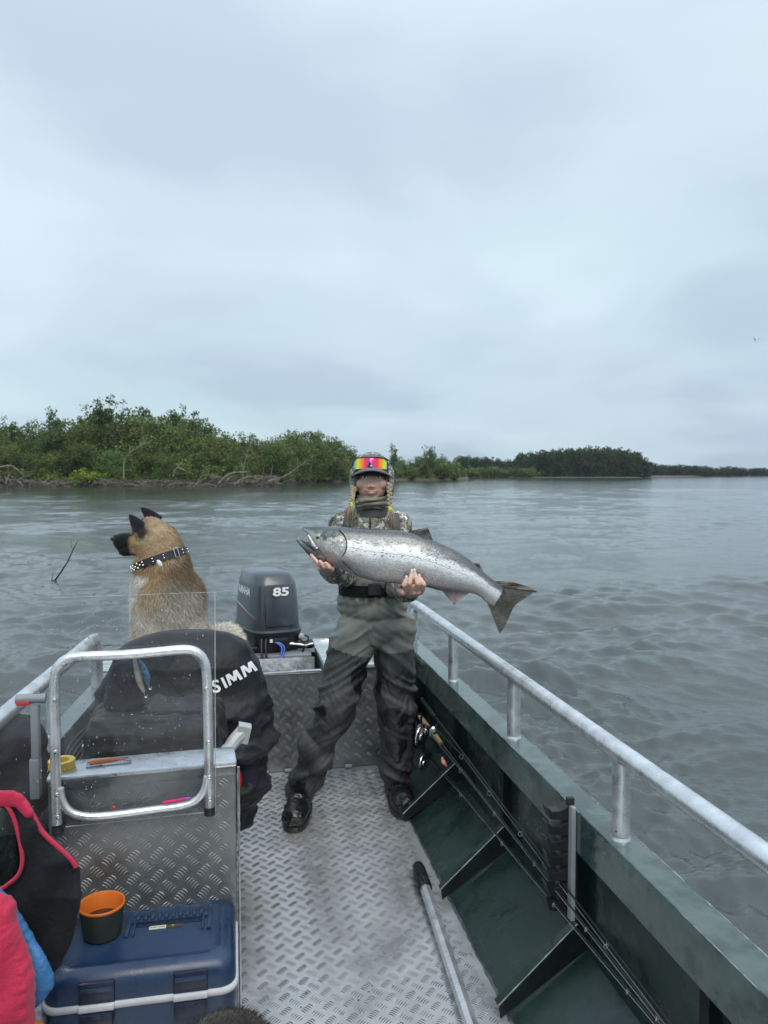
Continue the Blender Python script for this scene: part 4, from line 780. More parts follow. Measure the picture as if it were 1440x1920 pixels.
    fs = [(i * (nr + 1) + j, (i + 1) * (nr + 1) + j, (i + 1) * (nr + 1) + j + 1, i * (nr + 1) + j + 1) for i in range(na) for j in range(nr)]; m.add(vs, fs); br = m.build('cap_brim', cg, autos=180); sm = br.modifiers.new('s', 'SOLIDIFY'); sm.thickness = .005; kid(br, per)
    # sunglasses pushed up on the cap
    lens = D.materials.new('mirror_lens'); lens.use_nodes = True; N = lens.node_tree.nodes; L = lens.node_tree.links; pb = N['Principled BSDF']; pb.inputs['Roughness'].default_value = .08; pb.inputs['Metallic'].default_value = .35; pb.inputs['Coat Weight'].default_value = .6
    uvn = N.new('ShaderNodeUVMap'); sx = N.new('ShaderNodeSeparateXYZ'); L.new(uvn.outputs[0], sx.inputs[0]); r = N.new('ShaderNodeValToRGB'); L.new(sx.outputs[0], r.inputs[0]); e = r.color_ramp.elements; e[0].position = 0; e[0].color = (.05, .55, .60, 1); e[1].position = 1; e[1].color = (.08, .6, .5, 1)
    for p, c in ((.07, (.30, .72, .10)), (.14, (.95, .75, .02)), (.25, (1, .35, .01)), (.36, (.9, .02, .05)), (.46, (.62, .01, .25)), (.58, (.85, .02, .22)), (.68, (.95, .03, .04)), (.80, (1, .36, .01)), (.90, (.95, .80, .02)), (.96, (.35, .8, .08))): q = e.new(p); q.color = (*c, 1)
    L.new(r.outputs[0], pb.inputs['Base Color'])
    m = MB(); vs = []; uv = []; na, nz_ = 32, 8
    for i in range(na + 1):
        u = i / na; a = math.radians(-56 + 112 * u)
        for j in range(nz_ + 1):
            v = j / nz_; lo = -.026 + .030 * math.exp(-((u - .5) / .07) ** 2) + .002 * math.cos(a * 2); hi = .026 - .010 * abs(2 * u - 1) ** 4; z = lo + (hi - lo) * v
            vs.append((hx - .004 + .086 * math.sin(a), hy + .002 - .104 * math.cos(a) + .012 * v, hz + .069 + z * .95)); uv.append((u, v))
    fs = [(i * (nz_ + 1) + j, (i + 1) * (nz_ + 1) + j, (i + 1) * (nz_ + 1) + j + 1, i * (nz_ + 1) + j + 1) for i in range(na) for j in range(nz_)]; m.add(vs, fs); me = m.mesh('lens', lens); ul = me.uv_layers.new(name='UVMap')
    for lp in me.loops: ul.data[lp.index].uv = uv[lp.vertex_index]
    lo_ = link('sunglasses', me); kid(lo_, per)
    m = MB(); a0 = 0; pts = [(hx - .002 + .087 * math.sin(a), hy + .014 - .104 * math.cos(a), hz + .095 - .010 * abs(a / .98) ** 4) for a in np.linspace(-.98, .98, 17)]; m.tube(pts, .0028, 6)
    for s in (-1, 1): m.tube([(hx + s * .072, hy - .055, hz + .085), (hx + s * .086, hy + .0, hz + .075), (hx + s * .088, hy + .05, hz + .06)], .003, 6)
    m.ell((hx - .004, hy - .102, hz + .061), (.009, .006, .016)); kid(m.build('glasses_frame', M_['black']), per)
    m = MB(); m.box((hx, hy - .109, hz + .058), (.012, .001, .004)); m.box((hx, hy - .109, hz + .066), (.006, .001, .003)); m.box((hx, hy - .108, hz + .073), (.005, .001, .002)); kid(m.build('glasses_logo', M_['white'], smooth=False), per)
    # braids
    hair = mat('blond_hair', (0.25, 0.19, 0.13), (0.44, 0.36, 0.27), 60, 0.55, 0, .4, 300, stretch=(1, 1, .25)); neon = mat('neon_tie', (0.62, 0.85, 0.02), rough=0.5)
    for s, (x0, y0, x1, y1, xe, ye) in ((-1, (663, 914, 659, 945, 655, 985)), (1, (730, 908, 731, 953, 728, 992))):
        a, c = J(x0, y0, 3.345), J(x1, y1, 3.32); m = MB(); n = 13
        for k in range(n):
            t = k / (n - 1); q = a.lerp(c, t) + Vector((.0036 * (1 if k % 2 else -1), 0, 0)); m.ell(q, (.0088 - .002 * t, .008, .0115), Matrix.Rotation(.7 * (1 if k % 2 else -1), 3, 'Y'), 10, 8)
        bo = kid(m.build('braid', hair), per)
        m = MB(); m.tube([c + Vector((0, 0, .008)), c + Vector((0, 0, -.008))], .0088, 12); kid(m.build('hair_tie', neon), per)
        m = MB(); e_ = J(xe, ye, 3.325)
        for k in range(46):
            o = Vector((random.gauss(0, .0035), random.gauss(0, .0035), 0)); e2 = e_ + Vector((random.gauss(0, .010) - s * -.004, random.gauss(0, .004), random.uniform(-.01, .03))); m.tube([c + o * .6, c.lerp(e2, .35) + o * 2.2 + Vector((s * .002, -.006, 0)), c.lerp(e2, .7) + o * 2.4 + Vector((0, -.004, 0)), e2], [.0014, .0016, .0014, .0004], 4)
        kid(m.build('hair_tail', hair), per)
    m = MB()
    for s in (-1, 1):
        for k in range(16): x = hx + s * (.060 + .006 * random.random()); m.tube([(x, hy - .03, hz + .04), (x + s * .004, hy - .045, hz - .01), (x + s * random.uniform(.002, .01), hy - .05, hz - .05)], .0018, 4)
    kid(m.build('hair_strands', hair), per)
    # jacket
    j = MB(); cap(j, J(694, 968, 3.46), J(694, 985, 3.46), .072, .10); j.ell(J(694, 1005, 3.47), (.165, .105, .10)); j.ell(J(692, 1050, 3.46), (.150, .105, .12)); j.ell(J(690, 1095, 3.46), (.122, .098, .10)); cap(j, J(694, 966, 3.45), J(694, 950, 3.44), .062, .058)
    for sh, el, wr in ((sR, eR, wR), (sL, eL, wL)): cap(j, J(694, 985, 3.46).lerp(sh, .5), sh, .075, .065); cap(j, sh, el, .064, .054); cap(j, el, el.lerp(wr, .9), .052, .040)
    def jd(co, no): return .008 * ridged(co * [14, 14, 20], 2) * (.35 + .65 * np.clip((1.30 - co[:, 2]) / .2, 0, 1)) + .003 * fbm(co * 40, 2)
    jk = blob(j, 'jacket', camo, .0055, 4, jd, per)
    m = MB()
    for k, z in enumerate(np.linspace(1.325, 1.40, 20)): pass
    m = MB(); rows = []
    for jj in range(7):
        t = jj / 6; z = 1.355 + .052 * t; rows.append([(hx + (.083 - .010 * t) * math.cos(a), 3.452 + (.088 - .008 * t) * math.sin(a), z + .006 * math.sin(a)) for a in np.linspace(0, 2 * math.pi, 40, endpoint=False)])
    m.add([p for r_ in rows for p in r_], [(i * 40 + k, i * 40 + (k + 1) % 40, (i + 1) * 40 + (k + 1) % 40, (i + 1) * 40 + k) for i in range(6) for k in range(40)]); kid(m.build('collar', mat('charcoal_collar', (.05, .052, .055), (.07, .072, .075), 20, .85, 0, .2, 100), autos=180), per)
    bv = BVHTree.FromObject(jk, bpy.context.evaluated_depsgraph_get()); mw = jk.matrix_world
    def on(x, y, off=.004):
        o = Vector((0, 0, H)); d = ray(x, y).normalized(); h = bv.ray_cast(o, d); return (h[0] - d * off) if h[0] else P(x, y, 3.36)
    m = MB(); m.tube([on(694 - (k > 8) * 0, 958 + k * 3, .002) for k in range(12)], .0035, 6); kid(m.build('zip', M_['black']), per)
    strap_m = mat('wader_strap', (.075, .082, .08), (.095, .10, .10), 30, .8)
    for xs_ in ((657, 650, 648), (738, 743, 744)):
        m = MB(); vs = []; L_ = []
        for k in range(14):
            y = 963 + k * 4; xc = np.interp(k, [0, 5, 13], xs_); w = 7.5 
            for q in (-1, -.33, .33, 1): vs.append(on(xc + q * w, y, .006))
        m.add(vs, [(i * 4 + q, i * 4 + q + 1, i * 4 + q + 5, i * 4 + q + 4) for i in range(13) for q in range(3)]); so = m.build('wader_strap', strap_m, autos=180); sm = so.modifiers.new('s', 'SOLIDIFY'); sm.thickness = .004; kid(so, per)
    m = MB(); q = on(703, 959, .004); m.box(q, (.022, .003, .014)); kid(m.build('chest_tag', M_['seam'], bevel=.002), per)
    # cuffs
    for el, wr in ((eR, wR), (eL, wL)):
        m = MB(); a = el.lerp(wr, .82); c = el.lerp(wr, 1.02); m.tube([a, a.lerp(c, .5), c], [.044, .043, .038], 20); kid(m.build('cuff', camo), per)
    # waders
    wd = MB(); wd.ell(J(690, 1072, 3.46), (.138, .105, .07)); cap(wd, J(680, 1085, 3.46), J(697, 1085, 3.46), .105, .105); wd.ell(J(689, 1100, 3.46), (.118, .105, .10)); wd.ell(J(692, 1125, 3.46), (.140, .112, .06)); wd.ell(J(700, 1140, 3.46), (.157, .120, .07)); wd.ell(J(702, 1175, 3.46), (.163, .122, .09))
    cap(wd, thR + Vector((.0, 0, -.02)), thR.lerp(kR, .5), .104, .091); cap(wd, thR.lerp(kR, .5), kR, .089, .080); cap(wd, kR, kR.lerp(aR, .5), .077, .068); cap(wd, kR.lerp(aR, .5), aR + Vector((0, 0, .02)), .067, .062)
    cap(wd, thL, thL.lerp(kL, .5), .098, .088); cap(wd, thL.lerp(kL, .5), kL, .087, .078); cap(wd, kL, kL.lerp(aL, .5), .074, .070); cap(wd, kL.lerp(aL, .5), aL + Vector((0, 0, .01)), .070, .060)
    cap(wd, J(598, 1420, 3.41), J(588, 1400, 3.40), .072, .07)
    def wdp(co, no):
        kneez = np.exp(-((co[:, 2] - .50) / .14) ** 2); ank = np.exp(-((co[:, 2] - .17) / .07) ** 2); crot = np.exp(-((co[:, 2] - .84) / .12) ** 2); amp = .005 + .012 * kneez + .012 * ank + .009 * crot; cr = ridged(np.c_[co[:, 0] * 9, co[:, 1] * 9, co[:, 2] * 34 + 3 * np.sin(co[:, 0] * 30)], 2) * .006 * np.clip(kneez * .8 + ank * 1.2, 0, 1)
        xx = co[:, 0] - (-.05); s = np.sign(xx) + .0; p = np.c_[co[:, 0] * 5 + co[:, 2] * 3 * s, co[:, 1] * 5, co[:, 2] * 15 + co[:, 0] * 10 * s]
        big = ridged(p, 2); waistg = np.exp(-((co[:, 2] - 1.0) / .05) ** 2); ang = np.arctan2(co[:, 1] - 3.46, co[:, 0] - hx); return cr + amp * big + .006 * waistg * np.sin(ang * 17) + .004 * fbm(co * [12, 12, 7], 2)
    up_m = mat('wader_upper', (0.180, 0.180, 0.160), (0.230, 0.230, 0.205), 5, 0.62, 0, .15, 90); lo_m = mat('wader_lower', (0.028, 0.030, 0.032), (0.060, 0.064, 0.066), 4.5, 0.60, 0, .2, 80, rvar=.14, ramp=(.36, .58))
    bl_m = mat('wader_black_pad', (0.007, 0.008, 0.010), (0.013, 0.014, 0.017), 8, 0.36, 0, .25, 70); pads = [(J(688, 1285, 3.3), .060, .095), (J(738, 1345, 3.4), .070, .050), (J(748, 1425, 3.4), .085, .085), (J(600, 1330, 3.3), .030, .030), (J(568, 1475, 3.4), .07, .03)]
    wo = blob(wd, 'waders', [up_m, lo_m, bl_m], .0065, 4, wdp, per); me = wo.data; co = verts_np(me); nzp = fbm(co * 22, 2)
    for pl_ in me.polygons:
        c = co[pl_.vertices[0]]; xl = c[0] - hx; lim = .775 - (.13 * (xl + .02) if xl < -.02 else -.00 * xl); lim = .762 + (-.30 * (xl + .12) if xl < .02 else -.015); pl_.material_index = 1 if c[2] < lim else 0
        if c[2] < lim:
            for kc, rx_, rz_ in pads:
                if c[1] < 3.46 and ((c[0] - kc.x + .15 * (c[2] - kc.z)) / rx_) ** 2 + ((c[2] - kc.z) / rz_) ** 2 + .30 * nzp[pl_.vertices[0]] < 1: pl_.material_index = 2
    # seams
    bw = BVHTree.FromObject(wo, bpy.context.evaluated_depsgraph_get())
    # belt
    m = MB(); n = 60; rows = []; 
    zb = J(688, 1105).z
    def slim(a):
        d = Vector((math.cos(a), math.sin(a), 0)); c = Vector((J(689, 1105).x, 3.46, zb)); h = bw.ray_cast(c + d * .4, -d); return (c - h[0]).length if h[0] else .12
    rr = [slim(a) for a in np.linspace(0, 2 * math.pi, n, endpoint=False)]; rmean = np.convolve(rr * 3, np.ones(7) / 7, 'same')[n:2 * n]
    for dz, off in ((-.026, .003), (-.026, .008), (.026, .008), (.026, .003)): rows.append([(J(689, 1105).x + (r_ + off) * math.cos(a), 3.46 + (r_ + off) * math.sin(a), zb + dz) for r_, a in zip(rmean, np.linspace(0, 2 * math.pi, n, endpoint=False))])
    m.add([p for r_ in rows for p in r_], [((i % 4) * n + k, (i % 4) * n + (k + 1) % n, ((i + 1) % 4) * n + (k + 1) % n, ((i + 1) % 4) * n + k) for i in range(4) for k in range(n)]); kid(m.build('belt', M_['cloth2'], autos=50), per)
    m = MB(); q = J(702, 1105, 3.335); m.box(q, (.058, .014, .05), Matrix.Rotation(.12, 3, 'Z')); m.box(q + Vector((-.02, -.008, 0)), (.006, .006, .056)); kid(m.build('buckle', M_['black'], bevel=.004), per)
    # boots
    for an, toe, sx_ in ((aR, G(545, 1552, .05), -1), (aL, G(760, 1518, .05), 1)):
        m = MB(); an0 = an + Vector((0, 0, .0)); heel = Vector((an.x + .004, an.y + .03, .05)); d = (Vector((toe.x, toe.y, 0)) - Vector((heel.x, heel.y, 0))).normalized(); toe = heel + d * .222; toe.z = .042
        cap(m, an0 + Vector((0, 0, -.01)), heel + Vector((0, 0, .02)), .052, .050); cap(m, an0, heel.lerp(toe, .55) + Vector((0, 0, .025)), .048, .044); cap(m, heel + Vector((0, 0, -.008)), toe + Vector((0, 0, .002)), .046, .052); cap(m, heel.lerp(toe, .5), toe + Vector((0, 0, .006)), .052, .053)
        bd = blob(m, 'boot', M_['rubber'], .0045, 5, lambda co, no: .005 * ridged(co * 26, 2) - np.clip(.004 - co[:, 2], 0, .05) * 0, per); c_ = verts_np(bd.data); c_[:, 2] = np.maximum(c_[:, 2], .001); bd.data.vertices.foreach_set('co', c_.ravel()); bd.data.update()
        m = MB(); rows = []
        perp = Vector((-d.y, d.x, 0)); c0 = heel.lerp(toe, .5); c0.z = 0
        for z, g in ((0.0015, 1.0), (.012, 1.03), (.024, 1.0)): rows.append([c0 + d * (.168 * g * math.copysign(abs(math.cos(t)) ** .8, math.cos(t))) + perp * (.058 * g * (1 + .12 * math.cos(t)) * math.copysign(abs(math.sin(t)) ** .8, math.sin(t))) + Vector((0, 0, z)) for t in np.linspace(0, 2 * math.pi, 36, endpoint=False)])
        m.add([p for r_ in rows for p in r_], [(i * 36 + k, i * 36 + (k + 1) % 36, (i + 1) * 36 + (k + 1) % 36, (i + 1) * 36 + k) for i in range(2) for k in range(36)] + [tuple(range(36))[::-1], tuple(72 + k for k in range(36))]); kid(m.build('boot_sole', M_['black'], autos=40), per)
build_person()
# ================================================================== FISH
def build_fish():
    Yf = 3.055; X = lambda x, y, dy=0: P(x, y, Yf + dy)
    fish = thing('salmon', 'large silver chinook salmon with open mouth held across the chest', 'fish', X(745, 1045))
    st = [((566, 989.5), (567, 992.5), .004), ((572, 988), (573, 998), .012), ((580, 987.5), (580, 1007), .021), ((588, 987), (586, 1020), .030), ((598, 986.5), (594, 1034), .039), ((614, 987), (608, 1048), .049), ((640, 988), (632, 1063), .058), ((670, 990), (660, 1076), .063), ((705, 992), (693, 1087), .066), ((735, 994), (724, 1092), .067), ((765, 997), (754, 1095), .066), ((795, 1006), (782, 1097), .062), ((825, 1018), (806, 1102), .056), ((853, 1031), (830, 1108), .047), ((878, 1047), (856, 1110), .038), ((900, 1066), (882, 1112), .029), ((916, 1080), (899, 1118), .021), ((931, 1091), (912, 1130), .014), ((946, 1102), (926, 1137), .007)]
    def interp(st, n):
        A = np.array([[*a, *b, w] for a, b, w in st]); t = np.linspace(0, len(A) - 1, n); out = []
        for q in t:
            i = min(int(q), len(A) - 2); f = q - i; p = [A[max(i - 1, 0)], A[i], A[i + 1], A[min(i + 2, len(A) - 1)]]; out.append(.5 * ((2 * p[1]) + (p[2] - p[0]) * f + (2 * p[0] - 5 * p[1] + 4 * p[2] - p[3]) * f * f + (3 * p[1] - p[0] - 3 * p[2] + p[3]) * f ** 3))
        return np.array(out)
    A = interp(st, 110); seg = 48; vs = []; uv = []
    for i, (tx, ty, bx, by, w) in enumerate(A):
        T, Bm = X(tx, ty), X(bx, by); c = T.lerp(Bm, .5); hv = (T - Bm) / 2
        for k in range(seg):
            a = 2 * math.pi * k / seg; v = math.cos(a); s = math.sin(a); sh = math.copysign(abs(s) ** .92, s) * (1 - .10 * v); vs.append(c + hv * v + Vector((0, 1, 0)) * (w * sh)); uv.append((i / 109, .5 + .5 * v))
    m = MB(); n = len(A); m.add(vs, [(i * seg + k, i * seg + (k + 1) % seg, (i + 1) * seg + (k + 1) % seg, (i + 1) * seg + k) for i in range(n - 1) for k in range(seg)] + [tuple(range(seg))[::-1], tuple((n - 1) * seg + k for k in range(seg))])
    fm = D.materials.new('salmon_skin'); fm.use_nodes = True; N = fm.node_tree.nodes; L = fm.node_tree.links; b = N['Principled BSDF']
    uvn = N.new('ShaderNodeUVMap'); sp = N.new('ShaderNodeSeparateXYZ'); L.new(uvn.outputs[0], sp.inputs[0])
    def mapv(sx, sy):
        q = N.new('ShaderNodeMapping'); q.inputs['Scale'].default_value = (sx, sy, 1); L.new(uvn.outputs[0], q.inputs[0]); return q.outputs[0]
    def mth(op, a, bb=None, c=None):
        q = N.new('ShaderNodeMath'); q.operation = op
        for k, v in enumerate((a, bb, c)):
            if v is None: continue
            if isinstance(v, (int, float)): q.inputs[k].default_value = v
            else: L.new(v, q.inputs[k])
        return q.outputs[0]
    nz = N.new('ShaderNodeTexNoise'); nz.inputs['Scale'].default_value = 1; nz.inputs['Detail'].default_value = 6; nz.inputs['Roughness'].default_value = .65; L.new(mapv(26, 9), nz.inputs['Vector'])
    vv = mth('MULTIPLY_ADD', mth('SUBTRACT', nz.outputs[0], .5), .34, sp.outputs[1])
    r = N.new('ShaderNodeValToRGB'); L.new(vv, r.inputs[0]); e = r.color_ramp.elements; e[0].position = .08; e[0].color = (.42, .39, .39, 1); e[1].position = .97; e[1].color = (.10, .105, .112, 1)
    for p, c in ((.25, (.42, .40, .41)), (.40, (.60, .60, .61)), (.52, (.93, .94, .95)), (.68, (.92, .93, .95)), (.735, (.46, .47, .49)), (.81, (.17, .178, .19))): q = e.new(p); q.color = (*c, 1)
    # mottled patches rubbed off the scales, and small black spots on the back
    n3 = N.new('ShaderNodeTexNoise'); n3.inputs['Scale'].default_value = 1; n3.inputs['Detail'].default_value = 8; n3.inputs['Roughness'].default_value = .8; L.new(mapv(90, 32), n3.inputs['Vector'])
    r3 = N.new('ShaderNodeValToRGB'); L.new(n3.outputs[0], r3.inputs[0]); r3.color_ramp.elements[0].position = .33; r3.color_ramp.elements[0].color = (.42, .43, .45, 1); r3.color_ramp.elements[1].position = .52; r3.color_ramp.elements[1].color = (1, 1, 1, 1)
    mx = N.new('ShaderNodeMix'); mx.data_type = 'RGBA'; mx.blend_type = 'MULTIPLY'; mx.inputs[0].default_value = .9; L.new(r.outputs[0], mx.inputs[6]); L.new(r3.outputs[0], mx.inputs[7])
    vo = N.new('ShaderNodeTexVoronoi'); vo.inputs['Scale'].default_value = 1; L.new(mapv(75, 26), vo.inputs['Vector']); spot = mth('LESS_THAN', vo.outputs['Distance'], .27); rnd = N.new('ShaderNodeSeparateColor'); L.new(vo.outputs['Color'], rnd.inputs[0]); spot = mth('MULTIPLY', spot, mth('GREATER_THAN', rnd.outputs[0], .48)); spot = mth('MULTIPLY', spot, mth('GREATER_THAN', vv, .46))
    m5 = N.new('ShaderNodeMix'); m5.data_type = 'RGBA'; L.new(mth('MULTIPLY', spot, .75), m5.inputs[0]); L.new(mx.outputs[2], m5.inputs[6]); m5.inputs[7].default_value = (.03, .03, .035, 1)
    # lateral line
    ll = mth('COMPARE', mth('ADD', sp.outputs[1], mth('MULTIPLY', mth('POWER', sp.outputs[0], 2), .06)), .60, .0065); ll = mth('MULTIPLY', ll, mth('GREATER_THAN', sp.outputs[0], .30)); m6 = N.new('ShaderNodeMix'); m6.data_type = 'RGBA'; L.new(mth('MULTIPLY', ll, .5), m6.inputs[0]); L.new(m5.outputs[2], m6.inputs[6]); m6.inputs[7].default_value = (.10, .10, .12, 1)
    # greener head
    hd = N.new('ShaderNodeMapRange'); hd.inputs[1].default_value = .28; hd.inputs[2].default_value = .20; L.new(sp.outputs[0], hd.inputs[0]); rh = N.new('ShaderNodeValToRGB'); L.new(vv, rh.inputs[0]); q = rh.color_ramp.elements; q[0].position = .3; q[0].color = (.42, .42, .40, 1); q[1].position = .85; q[1].color = (.055, .078, .078, 1); w_ = q.new(.62); w_.color = (.36, .38, .37, 1); w_ = q.new(.72); w_.color = (.12, .15, .14, 1)
    m7 = N.new('ShaderNodeMix'); m7.data_type = 'RGBA'; L.new(hd.outputs[0], m7.inputs[0]); L.new(m6.outputs[2], m7.inputs[6]); L.new(rh.outputs[0], m7.inputs[7]); L.new(m7.outputs[2], b.inputs['Base Color'])
    b.inputs['Metallic'].default_value = .35; b.inputs['Roughness'].default_value = .30; b.inputs['Coat Weight'].default_value = .3; b.inputs['Coat Roughness'].default_value = .15
    sc = N.new('ShaderNodeTexVoronoi'); sc.inputs['Scale'].default_value = 1; L.new(mapv(170, 48), sc.inputs['Vector']); bpn = N.new('ShaderNodeBump'); bpn.inputs['Strength'].default_value = .45; bpn.inputs['Distance'].default_value = .002; L.new(sc.outputs['Distance'], bpn.inputs['Height']); L.new(bpn.outputs[0], b.inputs['Normal'])
    me = m.mesh('body', fm); ul = me.uv_layers.new(name='UVMap')
    for lp in me.loops: ul.data[lp.index].uv = uv[lp.vertex_index]
    kid(link('body', me), fish)
    dk = mat('fish_dark_skin', (.07, .085, .083), (.22, .23, .22), 60, .35, .2, .3, 120); pale = mat('gill_plate_skin', (.40, .40, .385), (.66, .66, .64), 55, .28, .45, .6, 90); mouth = mat('mouth_flesh', (.40, .12, .11), (.5, .2, .18), 40, .4); drk = mat('gill_slit', (.012, .012, .014), rough=.6)
    # lower jaw
    m = MB(); pts = [X(556, 1012), X(566, 1019), X(578, 1028), X(592, 1038), X(610, 1048)]; m.tube(pts, [.004, .011, .018, .026, .034], 16, smooth=3); jaw = m.build('lower_jaw', dk, autos=180); kid(jaw, fish)
    m = MB(); m.ell(X(586, 1021), (.020, .016, .014), Matrix.Rotation(.9, 3, 'Y')); kid(m.build('mouth', mouth), fish)
    m = MB(); m.tube([X(578, 1003, -.022), X(583, 1012, -.033), X(588, 1022, -.038), X(595, 1029, -.042)], [.003, .006, .008, .005], 10, smooth=3); kid(m.build('upper_jaw_bone', pale), fish)
    m = MB(); m.tube([X(566, 1013, -.012), X(577, 1018, -.022), X(588, 1027, -.034), X(600, 1038, -.042)], [.002, .004, .005, .004], 8, smooth=3); kid(m.build('jaw_ridge', dk), fish)
    for x, y in ((572, 1013), (577, 1015), (560, 1011), (576, 1004), (572, 999)): m = MB(); m.tube([X(x, y, -.014), X(x, y + (-5 if y > 1008 else 5), -.014)], [.0015, .0002], 6); kid(m.build('tooth', M_['seam']), fish)
    # gill cover: curved plate standing proud, with the dark slit behind
    def fishsurf(px, py):                      # near-side surface depth offset at a pixel
        best = min(A, key=lambda a: abs((a[0] + a[2]) / 2 - px)); c = (best[1] + best[3]) / 2; hh = (best[3] - best[1]) / 2; v = max(-1, min(1, (c - py) / max(hh, .1))); sn = max(0, 1 - v * v) ** .5; return -best[4] * (sn ** .92) * (1 - .10 * v)
    m = MB(); nr, na = 26, 72; cx, cy = 620, 1021; vs = []
    for i in range(nr + 1):
        t = i / nr
        for k in range(na):
            a = 2 * math.pi * k / na; rx = 26 * (1 + .10 * math.cos(a)); ry = 30; x = cx + rx * t * math.cos(a); y = cy + ry * t * math.sin(a); vs.append(X(x, y, fishsurf(x, y) * 1.0 - .0022 * (1 - t ** 6) - .0010 + .0005 * math.sin(t * 18 + a))) 
    m.add(vs, [(i * na + k, i * na + (k + 1) % na, (i + 1) * na + (k + 1) % na, (i + 1) * na + k) for i in range(nr) for k in range(na)]); gco = m.build('gill_cover', attr_mat('gill_plate', .28, metal=.3, spec=.6, bump=.5, bscale=70), autos=180); kid(gco, fish); g_ = verts_np(gco.data); gz = (g_[:, 2] - X(cx, cy).z) / .06; n_ = fbm(g_ * 60, 4); t_ = np.clip((gz + n_ * .35 - .25) / .35, 0, 1)[:, None]; bl = np.clip(.55 + n_ * .45, 0, 1)[:, None]; lt = np.array([.30, .30, .285]) * (1 - bl) + np.array([.74, .74, .71]) * bl; set_pigment(gco.data, lt * (1 - t_) + np.array([.075, .10, .098]) * t_)
    m = MB(); pts = []
    for a in np.radians(np.linspace(-62, 82, 26)): x = cx + 28.5 * 1.06 * math.cos(a); y = cy + 31.5 * math.sin(a); pts.append(X(x, y, fishsurf(x, y) - .0005))
    m.tube(pts, [.0006] + [.0024] * 24 + [.0006], 8); kid(m.build('gill_slit', drk), fish)
    m = MB(); q = X(595.5, 1007.5, fishsurf(595.5, 1007.5) - .001); m.ell(q, (.0085, .005, .0085)); ey = kid(m.build('eye', mat('fish_iris', (.30, .28, .22), rough=.15)), fish); m = MB(); m.ell(q + Vector((0, -.003, 0)), (.0052, .0035, .0052)); kid(m.build('pupil', M_['rubber']), fish)
    # fins
    finm = mat('fin_membrane', (.060, .062, .055), (.115, .108, .088), 22, .45, .1, .4, 120); finr = mat('anal_fin_skin', (.25, .19, .19), (.42, .36, .35), 25, .4, .1, .3, 100)
    def fin(root, tip, n, name, mt, dy=(0, 0), th=.0022, rag=.6):
        root = catmull([Vector((*r, 0)) for r in root], [0] * len(root), 8)[0]; tip = catmull([Vector((*r, 0)) for r in tip], [0] * len(tip), 8)[0]; m = MB(); vs = []; K = 7
        for i in range(n + 1):
            u = i / n; a = root[min(int(u * (len(root) - 1)), len(root) - 1)]; c = tip[min(int(u * (len(tip) - 1)), len(tip) - 1)]; c = a + (c - a) * (1 + random.uniform(-.03, .03) * rag)
            for k in range(K + 1):
                t = k / K; p = a.lerp(c, t); off = dy[0] * (1 - t) + dy[1] * t; rib = th * (.5 if i % 2 else 1.3) * (1 - .6 * t); w = .004 * math.sin(u * 9 + t * 3) * t
                vs.append(X(p.x, p.y, off + w - rib)); vs.append(X(p.x, p.y, off + w + rib))
        W_ = 2 * (K + 1); fs = []
        for i in range(n):
            for k in range(K):
                for s in (0, 1): q = (i * W_ + 2 * k + s, (i + 1) * W_ + 2 * k + s, (i + 1) * W_ + 2 * k + 2 + s, i * W_ + 2 * k + 2 + s); fs.append(q if s else q[::-1])
            fs.append((i * W_ + 2 * K, i * W_ + 2 * K + 1, (i + 1) * W_ + 2 * K + 1, (i + 1) * W_ + 2 * K))
        m.add(vs, fs); return kid(m.build(name, mt, autos=60), fish)
    fin([(930, 1090), (941, 1103), (938, 1118), (913, 1130)], [(1006, 1109), (985, 1121), (966, 1135), (957, 1152), (948, 1172), (937, 1189)], 40, 'tail_fin', finm, th=.003)
    fin([(928, 1090), (934, 1096), (938, 1100)], [(955, 1090), (985, 1098), (1006, 1109)], 8, 'tail_fin_edge', finm, th=.0035); 
    fin([(762, 997), (780, 1002), (808, 1013)], [(802, 989), (806, 998), (812, 1014)], 16, 'dorsal_fin', finm)
    fin([(888, 1056), (898, 1064)], [(898, 1056), (907, 1071)], 6, 'adipose_fin', finm, th=.004)
    fin([(828, 1107), (850, 1108), (882, 1110)], [(846, 1128), (853, 1133), (876, 1114)], 18, 'anal_fin', finr)
    fin([(640, 1050), (644, 1056)], [(672, 1077), (668, 1079)], 8, 'pectoral_fin', dk, dy=(-.062, -.075), th=.003)
    fin([(796, 1096), (806, 1101)], [(828, 1110), (822, 1108)], 6, 'pelvic_fin', dk, dy=(-.03, -.03), th=.003)
build_fish()
